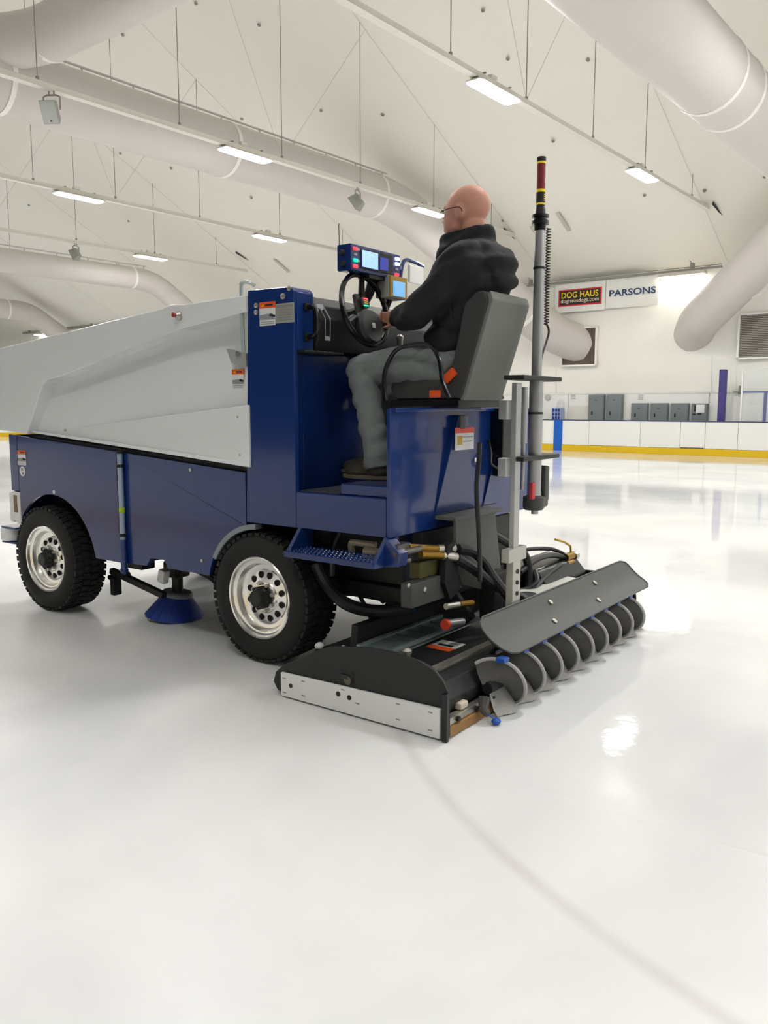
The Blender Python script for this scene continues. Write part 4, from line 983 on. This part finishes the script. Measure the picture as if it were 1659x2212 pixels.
# right-hand end gear: motor, hoses, brass valve
p = K(); p.prism([(-.70, .20), (-.72, .42), (-.80, .47), (-1.02, .45), (-1.10, .36), (-1.12, .2)], 'y', 1.42, 2.05, .02); cp(p, 'drive_cover', M_blkgloss)
p = K(); p.prism([(-.98, .29), (-1.24, .29), (-1.24, .36), (-1.02, .37)], 'y', .98, 1.75, .006); cp(p, 'white_cover', mat('cover_cream', (200, 200, 190), .4))
p = K(); p.lathe([(.055, 0), (.055, .004)], (-1.12, 1.10, .368), (0, 0, 1), 20); cp(p, 'cover_hole', M_ink)
p = K(); p.lathe([(.07, 0), (.075, .05), (.06, .10)], (-.98, 1.96, .38), (0, 1, 0), 18); cp(p, 'pump', M_blkgloss)
p = K(); p.cyl((-1.0, 1.90, .46), (-1.0, 2.02, .46), .03); p.cyl((-1.02, 1.88, .42), (-1.02, 1.98, .42), .024); cp(p, 'brass_fitting', M_brass)
p = K(); p.lathe([(.035, 0), (.035, .05)], (-1.0, 2.03, .45), (0, 1, 0), 10); cp(p, 'valve_body', M_bolt)
p = K(); p.tube([(-1.0, 2.0, .48), (-1.0, 1.99, .53), (-.98, 1.93, .565), (-.97, 1.80, .60)], .008, 6); cp(p, 'valve_lever', M_yel)
p = K(); p.box(-1.0, -.99, 1.50, 1.62, .40, .44); cp(p, 'cover_sticker', mat('sticker_brick', (190, 62, 40), .5))
for pts, r in (([(-.86, .9, .80), (-.95, 1.15, .66), (-1.0, 1.3, .56), (-1.02, 1.32, .4), (-1.05, 1.25, .3)], .026), ([(-1.0, 1.22, .47), (-1.0, 1.5, .52), (-.98, 1.8, .49), (-1.0, 1.95, .44)], .02),
               ([(-.9, 1.28, .55), (-.88, 1.55, .555), (-.92, 1.85, .52), (-.98, 1.98, .46)], .014), ([(-1.08, 1.2, .33), (-1.06, 1.45, .40), (-1.04, 1.75, .44)], .014),
               ([(-.95, 1.1, .42), (-1.02, 1.2, .36), (-1.08, 1.3, .40), (-1.02, 1.4, .45)], .016)):
    p = K(); p.tube(pts, r, 10, 6); cp(p, 'hose', M_hose)
p = K(); p.box(-1.10, -1.0, .72, .9, .28, .55, .01); cp(p, 'gear_case', M_blk)
# lift links between body and sled
for vv in (.66, 1.45):
    p = K(); p.obox((-.78, vv, .5), (-.45, 0, -.5), (0, 1, 0), (.5, 0, -.45), .3, .02, .035, .006); cp(p, 'lift_link', M_blk)
p = K(); p.box(-.80, -.72, .34, .42, .36, .82, .008); cp(p, 'blue_post', M_blue)

# ---- plumbing under the cab
p = K(); p.prism([(.42, .90), (.86, .90), (.88, .80), (.96, .47), (.72, .45), (.50, .52), (.44, .62)], 'x', -1.02, -1.0, .004); part(p, 'grey_guard', M_sgrey)
p = K(); p.box(-1.03, -.9, .40, .93, .885, .905, .003); part(p, 'guard_lip', M_sgrey)
p = K(); p.prism([(.30, .56), (.33, .76), (.40, .78), (.44, .62), (.46, .50), (.36, .46)], 'x', -1.03, -.98, .006); part(p, 'small_tank', M_ink)
p = K(); p.box(-1.0, -.93, .03, .36, .47, .60, .008); part(p, 'valve_box', M_dgrey)
bolt(-1.0, .15, .55, (-1, 0, 0), .016); bolt(-1.0, -.0, .60, (-1, 0, 0), .013)
for (a_, b_, r) in (((-.93, .10, .775), (-.98, .30, .745), .02), ((-.96, .17, .73), (-1.0, .32, .708), .022)):
    p = K(); p.cyl(a_, b_, r); part(p, 'brass_union', M_brass)
for (a_, b_, r) in (((-.98, .30, .745), (-1.02, .41, .735), .022), ((-1.0, .32, .708), (-1.04, .40, .69), .024)):
    p = K(); p.cyl(a_, b_, r); part(p, 'hose_ferrule', M_bolt)
p = K(); p.tube([(-1.03, .43, .73), (-1.06, .54, .70), (-1.09, .62, .63), (-1.12, .66, .55), (-1.2, .72, .42)], .028, 10, 6); part(p, 'hose', M_hose)
p = K(); p.tube([(-1.04, .40, .685), (-1.08, .52, .61), (-1.12, .68, .50), (-1.2, .86, .40), (-1.26, .98, .33)], .03, 10, 6); part(p, 'hose', M_hose)
p = K(); p.box(-.97, -.90, .15, .34, .60, .69, .01); part(p, 'valve_block', mat('block_olive', (74, 70, 30), .5))
p = K(); p.box(-.94, -.88, .0, .12, .74, .80, .01); p.cyl((-.92, -.02, .75), (-.97, .16, .765), .018); p.cyl((-.90, .0, .70), (-.94, .1, .71), .014); part(p, 'manifold', mat('manifold_grey', (110, 106, 98), .35, .5))
p = K(); p.cyl((-1.04, .30, .345), (-1.06, .44, .33), .02); part(p, 'sled_coupling', M_alu)
p = K(); p.lathe([(.028, 0), (.03, .015), (.022, .03)], (-1.05, .27, .345), (0, 1, 0), 14); part(p, 'red_cap', mat('cap_red', (226, 70, 44), .45))
p = K(); p.cyl((-1.0, .36, .42), (-1.02, .46, .415), .018); part(p, 'steel_union', M_bolt)
p = K(); p.cyl((-1.02, .47, .415), (-1.05, .56, .41), .018); part(p, 'brass_union', M_brass)
p = K(); p.tube([(-.30, .10, .62), (-.36, .12, .50), (-.50, .14, .40), (-.68, .24, .37), (-.80, .45, .40), (-.85, .75, .42)], .036, 10, 6); part(p, 'suction_hose', M_hose)
p = K(); p.tube([(-.47, .12, .82), (-.44, .1, .74), (-.42, .1, .66), (-.40, .12, .56)], .016, 8, 5); part(p, 'hose', M_hose)
p = K(); p.tube([(-.56, .10, .70), (-.57, .08, .765), (-.62, .08, .77), (-.72, .1, .765)], .018, 8, 4); p.cyl((-.66, .08, .73), (-.74, .09, .73), .022); part(p, 'pale_pipe', mat('pipe_cream', (196, 184, 156), .4))
p = K(); p.cyl((-.56, .10, .66), (-.56, .10, .71), .02); part(p, 'brass_union', M_brass)
p = K(); p.box(-.86, -.30, .3, 1.3, .40, .5, .02); part(p, 'belly_pan', M_blk)
p = K(); p.tube([(-.45, .3, .42), (-.55, .28, .30), (-.57, .25, .2)], .012, 8, 3); part(p, 'hose', M_hose)
# folding tow-hook and light cluster behind rear tire
p = K(); p.box(-.66, -.38, VL+.32, .4, .13, .16, .004); part(p, 'foot_grate', M_blk)
p = K(); p.ell((-.42, -.02, .19), .022, .03, .02); p.ell((-.55, .03, .19), .014, .014, .014); part(p, 'snow_lump', mat('snow_white', (228, 230, 230), .7))

# ---- board brush and its arm between the wheels
br = empty('board_brush', (1.27, -.42, 0), 0, mach)
def bp_(p, n, m): 
    o = p.build(n, m, br); o.location = (-1.27, .42, 0); return o
p = K(); n_ = 72
hub = Vector((1.29, .42, .19)); down = Vector((.10, -.1, -1)).normalized()
e1 = down.cross(Vector((0, 0, 1))).normalized(); e2 = down.cross(e1)
p.lathe([(.10, 0), (.11, .012), (.11, .035)], hub, down, 28); bp_(p, 'brush_head', mat('head_grey', (120, 128, 140), .4))
p = K()
for ring, (r0, r1, ln) in enumerate(((.102, .21, .155), (.085, .19, .15), (.06, .16, .15))):
    for k in range(n_):
        t = 2*pi*(k+ring*.4)/n_; d = e1*cos(t)+e2*sin(t)
        t2 = t+.09; d2 = e1*cos(t2)+e2*sin(t2); jit = random.uniform(-.008, .008)
        a0 = hub + down*.03 + d*r0; a1 = hub + down*.03 + d2*r0; b1 = hub + down*(.03+ln+jit) + d2*r1; b0 = hub + down*(.03+ln+jit) + d*r1
        for q in (b0, b1): q.z = max(q.z, .004)
        th_ = d*.006
        p.add([a0, a1, b1, b0, a0-th_, a1-th_, b1-th_, b0-th_], [(0,1,2,3), (7,6,5,4), (0,4,5,1), (1,5,6,2), (2,6,7,3), (3,7,4,0)])
o = bp_(p, 'bristles', M_bristle); o['kind'] = 'stuff'
p = K(); p.obox((1.52, .25, .25), (1, .0, .18), (0, 1, 0), (-.18, 0, 1), .30, .022, .022, .006); p.box(1.74, 1.79, .21, .28, .13, .26, .01); p.box(1.40, 1.62, .2, .32, .36, .44, .01); p.cyl((1.84, .25, .25), (1.62, .25, .3), .02); bp_(p, 'brush_arm', M_blk)
p = K(); p.cyl((1.29, .42, .19), (1.29, .42, .34), .04); p.box(1.2, 1.34, .33, .47, .30, .42, .02); bp_(p, 'brush_motor', M_blk)
p = K(); p.obox((1.24, .26, .33), (1, 0, .25), (0, 1, 0), (-.25, 0, 1), .035, .03, .05, .016); bp_(p, 'white_bumper', M_uhmw)
p = K(); p.tube([(1.16, .36, .36), (1.05, .38, .38), (.9, .4, .33), (.78, .42, .25), (.7, .45, .3)], .02, 8, 5); p.tube([(1.1, .34, .44), (.98, .36, .40), (.85, .4, .42), (.72, .4, .36)], .014, 8, 5); p.box(1.45, 1.95, .3, .6, .40, .5, .01); bp_(p, 'brush_hose', M_hose)
# front guide roller
p = K(); p.lathe([(.075, .47), (.09, .475), (.09, .565), (.075, .57)], (2.76, .045, 0), (0, 0, 1), 24); gr_ = part(p, 'guide_roller', M_uhmw)
for z in (.455, .572):
    p = K(); p.box(2.60, 2.80, -.03, .12, z, z+.012, .004); part(p, 'roller_plate', M_blue)
# ================================================================== the driver
M_skin = mat('skin', (198, 143, 122), .5, var=.06, scale=14)
M_jacket = mat('jacket_black', (24, 24, 27), .8, var=.2, scale=18, bump=.12, bscale=70)
M_jean = mat('jeans_grey', (118, 124, 123), .85, var=.14, scale=26, bump=.1, bscale=160)
M_shoe = mat('shoe_brown', (66, 60, 48), .6, var=.25, scale=30); M_sole = mat('sole_grey', (108, 102, 86), .7)
M_hair = mat('stubble_grey', (168, 128, 112), .8)
def remesh(mb, name, m, parent, vox, sm=6, wr=None):
    me = mb.mesh(name+'_raw', 60); o = bpy.data.objects.new(name, me); COL.objects.link(o)
    r = o.modifiers.new('r', 'REMESH'); r.mode = 'VOXEL'; r.voxel_size = vox; r.use_smooth_shade = True
    s_ = o.modifiers.new('s', 'SMOOTH'); s_.iterations = sm; s_.factor = .5
    dg = bpy.context.evaluated_depsgraph_get(); nm = bpy.data.meshes.new_from_object(o.evaluated_get(dg))
    bpy.data.objects.remove(o); bpy.data.meshes.remove(me)
    if wr:
        co_ = []
        for v_ in nm.vertices: co_.append(v_.co + v_.normal*wr(v_.co))
        for v_, c in zip(nm.vertices, co_): v_.co = c
    for f in nm.polygons: f.use_smooth = True
    nm.materials.clear(); nm.materials.append(m)
    q = bpy.data.objects.new(name, nm); COL.objects.link(q)
    if parent is not None: q.parent = parent
    return q
def caps(p, pts, rad, seg=14):                  # a tapered limb through joints
    pts = [Vector(q) for q in pts]
    for i in range(len(pts)-1):
        p.lathe([(rad[i], 0), (rad[i+1], (pts[i+1]-pts[i]).length)], pts[i], pts[i+1]-pts[i], seg)
    for q, r in zip(pts, rad): p.ell(q, r, r, r, seg, 10)
OFF = Vector((-.9, -.62, 1.09))                 # everything in the machine frame, origin under the seat front
# --- body (skin): head, neck, trunk, arms, legs in one surface
p = K()
hc = Vector((-.945, .62, 2.555))
Rh = Matrix.Rotation(radians(8), 3, 'Y')
p.ell(hc, .122, .095, .118, 24, 18, Rh)                                   # cranium
p.ell(hc + Vector((-.018, 0, .012)), .118, .092, .108, 24, 18)
p.ell(hc + Vector((.055, 0, -.06)), .082, .075, .10, 20, 14)              # face
p.ell(hc + Vector((.075, 0, -.125)), .052, .052, .045, 16, 12)            # chin
p.ell(hc + Vector((.035, -.0, -.10)), .075, .074, .06, 16, 12)            # jaw
p.loft([hc+Vector(q) for q in ((.115, -.012, -.005), (.115, .012, -.005), (.118, .02, -.07), (.118, -.02, -.07))], [hc+Vector(q) for q in ((.128, -.006, -.01), (.128, .006, -.01), (.158, .012, -.062), (.158, -.012, -.062))], .004)  # nose
p.ell(hc + Vector((.105, 0, .012)), .025, .06, .016, 14, 10)              # brow
p.ell(hc + Vector((.128, 0, -.098)), .014, .028, .009, 10, 8)             # lips
p.ell(hc + Vector((.124, 0, -.112)), .013, .024, .008, 10, 8)
for sg in (-1, 1):
    p.ell(hc + Vector((-.012, sg*.097, -.035)), .026, .012, .038, 12, 10, Matrix.Rotation(radians(12), 3, 'Y'))
    p.ell(hc + Vector((-.002, sg*.094, -.062)), .012, .012, .016, 10, 8)
    p.ell(hc + Vector((.09, sg*.036, -.035)), .03, .03, .022, 12, 8)      # cheeks
caps(p, [(-.985, .62, 2.46), (-1.03, .62, 2.34)], [.072, .082])           # neck
caps(p, [(-1.04, .62, 2.24), (-1.0, .62, 2.0), (-.92, .62, 1.78)], [.13, .15, .14])
LA = [(-1.03, .43, 2.25), (-.79, .37, 1.985), (-.50, .60, 2.005)]; RA = [(-1.03, .82, 2.25), (-.82, .92, 1.98), (-.55, .93, 1.86)]
caps(p, LA, [.06, .045, .032]); caps(p, RA, [.06, .045, .032])
LL = [(-.88, .52, 1.715), (-.40, .385, 1.705), (-.585, .315, 1.19)]; RL = [(-.88, .74, 1.715), (-.36, .74, 1.70), (-.37, .56, 1.22)]
caps(p, LL, [.085, .055, .04]); caps(p, RL, [.085, .055, .04])
# hands closed round the wheel rim / the console lever: palm, four fingers, thumb
def hand(w, fdir, curl, side):
    w = Vector(w); f = Vector(fdir).normalized(); c = Vector(curl).normalized(); s2 = Vector(side).normalized()
    pc = w + f*.045
    p.obox(pc, f, s2, c, .042, .040, .014, .01)
    for i, (o_, l) in enumerate(((-.030, .034), (-.010, .040), (.010, .038), (.029, .030))):
        b0 = w + f*.082 + s2*o_; b1 = b0 + f*l*.8 + c*.006; b2 = b1 + c*l*.85 + f*.004; b3 = b2 + c*l*.25 - f*l*.7
        caps(p, [b0, b1, b2, b3], [.0105, .010, .009, .0075], 8)
    t0 = w + f*.03 - s2*.036; t1 = t0 - s2*.02 + f*.028 + c*.015; t2 = t1 + f*.026 + c*.022; t3 = t2 + c*.018 + s2*.008
    caps(p, [t0, t1, t2, t3], [.013, .012, .011, .008], 8)
hand((-.475, .62, 2.01), (.85, .3, .05), (.3, -.9, .0), (0.0, 0.0, 1))
hand((-.53, .935, 1.85), (.85, .1, -.2), (-.2, 0, -1), (0, 1, 0))
driver = remesh(p, 'person', M_skin, mach, .0075, 5)
driver.parent = None
Mm = Matrix.Translation(mach.location) @ Matrix.Rotation(MROT, 4, 'Z')
base_l = Vector((-.88, -.62, 1.65))
for v_ in driver.data.vertices: v_.co = v_.co - base_l
driver.matrix_world = Mm @ Matrix.Translation(base_l)
tag(driver, 'bald man in black hooded jacket and grey jeans driving the ice machine', 'person')
def wear(q):
    q.parent = driver; q.location = -base_l; return q
# --- jacket
p = K()
p.ell((-1.035, .62, 2.12), .15, .22, .25, 20, 16, Matrix.Rotation(radians(-8), 3, 'Y'))
p.ell((-.965, .62, 1.98), .19, .215, .20, 20, 16)
p.ell((-.90, .62, 1.86), .17, .205, .15, 20, 16)
p.ell((-1.05, .62, 2.27), .125, .20, .12, 20, 14)
p.ell((-1.06, .62, 1.85), .06, .19, .14, 16, 12)
caps(p, [(-1.04, .45, 2.26), (-1.04, .79, 2.26)], [.10, .10])
caps(p, [LA[0], (-.91, .385, 2.10), LA[1]], [.102, .092, .084]); caps(p, [LA[1], (-.64, .49, 1.985), (-.50, .60, 2.005)], [.084, .074, .054])
caps(p, [RA[0], RA[1]], [.10, .085]); caps(p, [RA[1], (-.57, .93, 1.87)], [.085, .055])
p.ell((-1.135, .62, 2.235), .105, .15, .095, 18, 12, Matrix.Rotation(radians(30), 3, 'Y'))      # folded hood
p.ell((-1.18, .62, 2.165), .058, .12, .06, 16, 12)
# raised collar, open at the front, its points reaching forward under the chin
def cpnt(t_, k_, z_):                        # t 0 = nape
    return Vector((-.945 - (.150+k_)*cos(t_), .62 + (.098+k_)*sin(t_), z_))
nn = 24
for k in range(nn):
    t = radians(-158 + 316*k/nn); t2 = radians(-158 + 316*(k+1)/nn)
    zt = lambda q: 2.432 + .028*cos(q); zb = lambda q: 2.315 + .02*cos(q)
    A = [cpnt(t, -.004, zb(t)), cpnt(t2, -.004, zb(t2)), cpnt(t2, -.012, zt(t2)), cpnt(t, -.012, zt(t))]; B = [cpnt(t, .03, zb(t)), cpnt(t2, .03, zb(t2)), cpnt(t2, .010, zt(t2)), cpnt(t, .010, zt(t))]
    p.loft(A, B)
p.ell((-.90, .62, 2.33), .13, .13, .07, 18, 12)
def wr(c):
    return .012*noise.noise((c.x*6, c.y*6, c.z*11)) + .002*noise.noise((c.x*22+5, c.y*22, c.z*30)) + .005*sin(c.z*60 + c.x*22 + 3*noise.noise((c.x*4, c.y*4, c.z*4)))
jk = wear(remesh(p, 'jacket', M_jacket, None, .009, 4, wr))
# seam and hem details
p = K(); p.tube([(-1.10, .42, 2.28), (-1.02, .40, 2.16), (-.98, .40, 2.05), (-1.0, .405, 1.93)], .005, 6, 5); q = p.build('sleeve_seam', M_ink, driver); q.location = -base_l
# --- jeans
p = K()
p.ell((-.93, .62, 1.74), .14, .20, .11, 20, 12)
caps(p, [LL[0], (-.64, .45, 1.725), LL[1]], [.115, .105, .083]); caps(p, [LL[1], (-.50, .345, 1.45), (-.575, .318, 1.20)], [.083, .078, .072])
caps(p, [RL[0], (-.62, .74, 1.72), RL[1]], [.115, .105, .083]); caps(p, [RL[1], (-.37, .65, 1.45), (-.38, .57, 1.235)], [.083, .075, .066])
p.cyl((-.56, .32, 1.27), (-.583, .316, 1.155), .076, .084)
def wj(c): return .007*noise.noise((c.x*12, c.y*12, c.z*12)) + .004*sin(c.z*55 + c.x*50 + 4*noise.noise((c.x*5, c.y*5, c.z*5)))
jn = wear(remesh(p, 'jeans', M_jean, None, .009, 4, wj))
# --- shoes
def shoe(heel, yaw, zz):
    heel = Vector(heel); d = Vector((cos(yaw), sin(yaw), 0)); n2 = Vector((-sin(yaw), cos(yaw), 0))
    Mx = Matrix((( d.x, n2.x, 0), (d.y, n2.y, 0), (0, 0, 1)))
    p = K(); p.ell(heel + d*.07 + Vector((0, 0, .05)), .08, .046, .05, 16, 10, Mx); p.ell(heel + d*.20 + Vector((0, 0, .042)), .10, .05, .042, 16, 10, Mx); p.ell(heel + d*.13 + Vector((0, 0, .06)), .08, .043, .045, 16, 10, Mx)
    caps(p, [heel + d*.07 + Vector((0, 0, .06)), heel + d*.065 + Vector((0, 0, .11))], [.047, .05])
    s1 = wear(remesh(p, 'shoe', M_shoe, None, .006, 3))
    pts = [heel + d*(.15 + .165*cos(2*pi*k/28)) + n2*(.052*sin(2*pi*k/28)*(1+.12*cos(2*pi*k/28))) for k in range(28)]
    p = K(); p.loft([q + Vector((0, 0, .002)) for q in pts], [q + Vector((0, 0, .024)) for q in pts], .004); q = p.build('sole', M_sole, s1)
    p = K()
    for k in range(4):
        c = heel + d*(.13+.028*k) + Vector((0, 0, .105-.010*k)); p.tube([c - n2*.03 - Vector((0, 0, .012)), c, c + n2*.03 - Vector((0, 0, .012))], .004, 6)
    p.build('laces', M_ink, s1)
shoe((-.645, .30, 1.092), radians(2), 0); shoe((-.455, .545, 1.10), radians(-4), 0)
# --- glasses
p = K()
for sg in (-1, 1):
    e_ = hc + Vector((.128, sg*.036, -.018))
    p.tube([e_ + Vector((.004*cos(2*pi*k/20), .026*cos(2*pi*k/20), .018*sin(2*pi*k/20))) for k in range(20)], .0022, 6, 0, True)
    p.tube([hc + Vector((.126, sg*.062, -.012)), hc + Vector((.06, sg*.094, -.01)), hc + Vector((-.015, sg*.104, -.012)), hc + Vector((-.035, sg*.102, -.035))], .0024, 6, 3)
p.tube([hc + Vector((.132, -.012, -.014)), hc + Vector((.138, 0, -.008)), hc + Vector((.132, .012, -.014))], .002, 6)
gl = p.build('glasses', M_ink, driver); gl.location = -base_l
p = K()
for sg in (-1, 1):
    e_ = hc + Vector((.129, sg*.036, -.018)); p.lathe([(.023, -.001), (.023, .001)], e_, (1, 0, 0), 16)
q = p.build('lenses', mat('lens_glass', (235, 240, 242), .05, alpha=.35, var=0), gl)
p = K()
for sg in (-1, 1): p.ell(hc + Vector((.106, sg*.034, -.018)), .013, .014, .012, 12, 8)
q = p.build('eyes', mat('eye_white', (224, 218, 212), .2), driver); q.location = -base_l
p = K()
for sg in (-1, 1): p.ell(hc + Vector((.116, sg*.034, -.018)), .005, .006, .006, 10, 8)
q = p.build('irises', mat('iris_dark', (54, 46, 40), .2), driver); q.location = -base_l
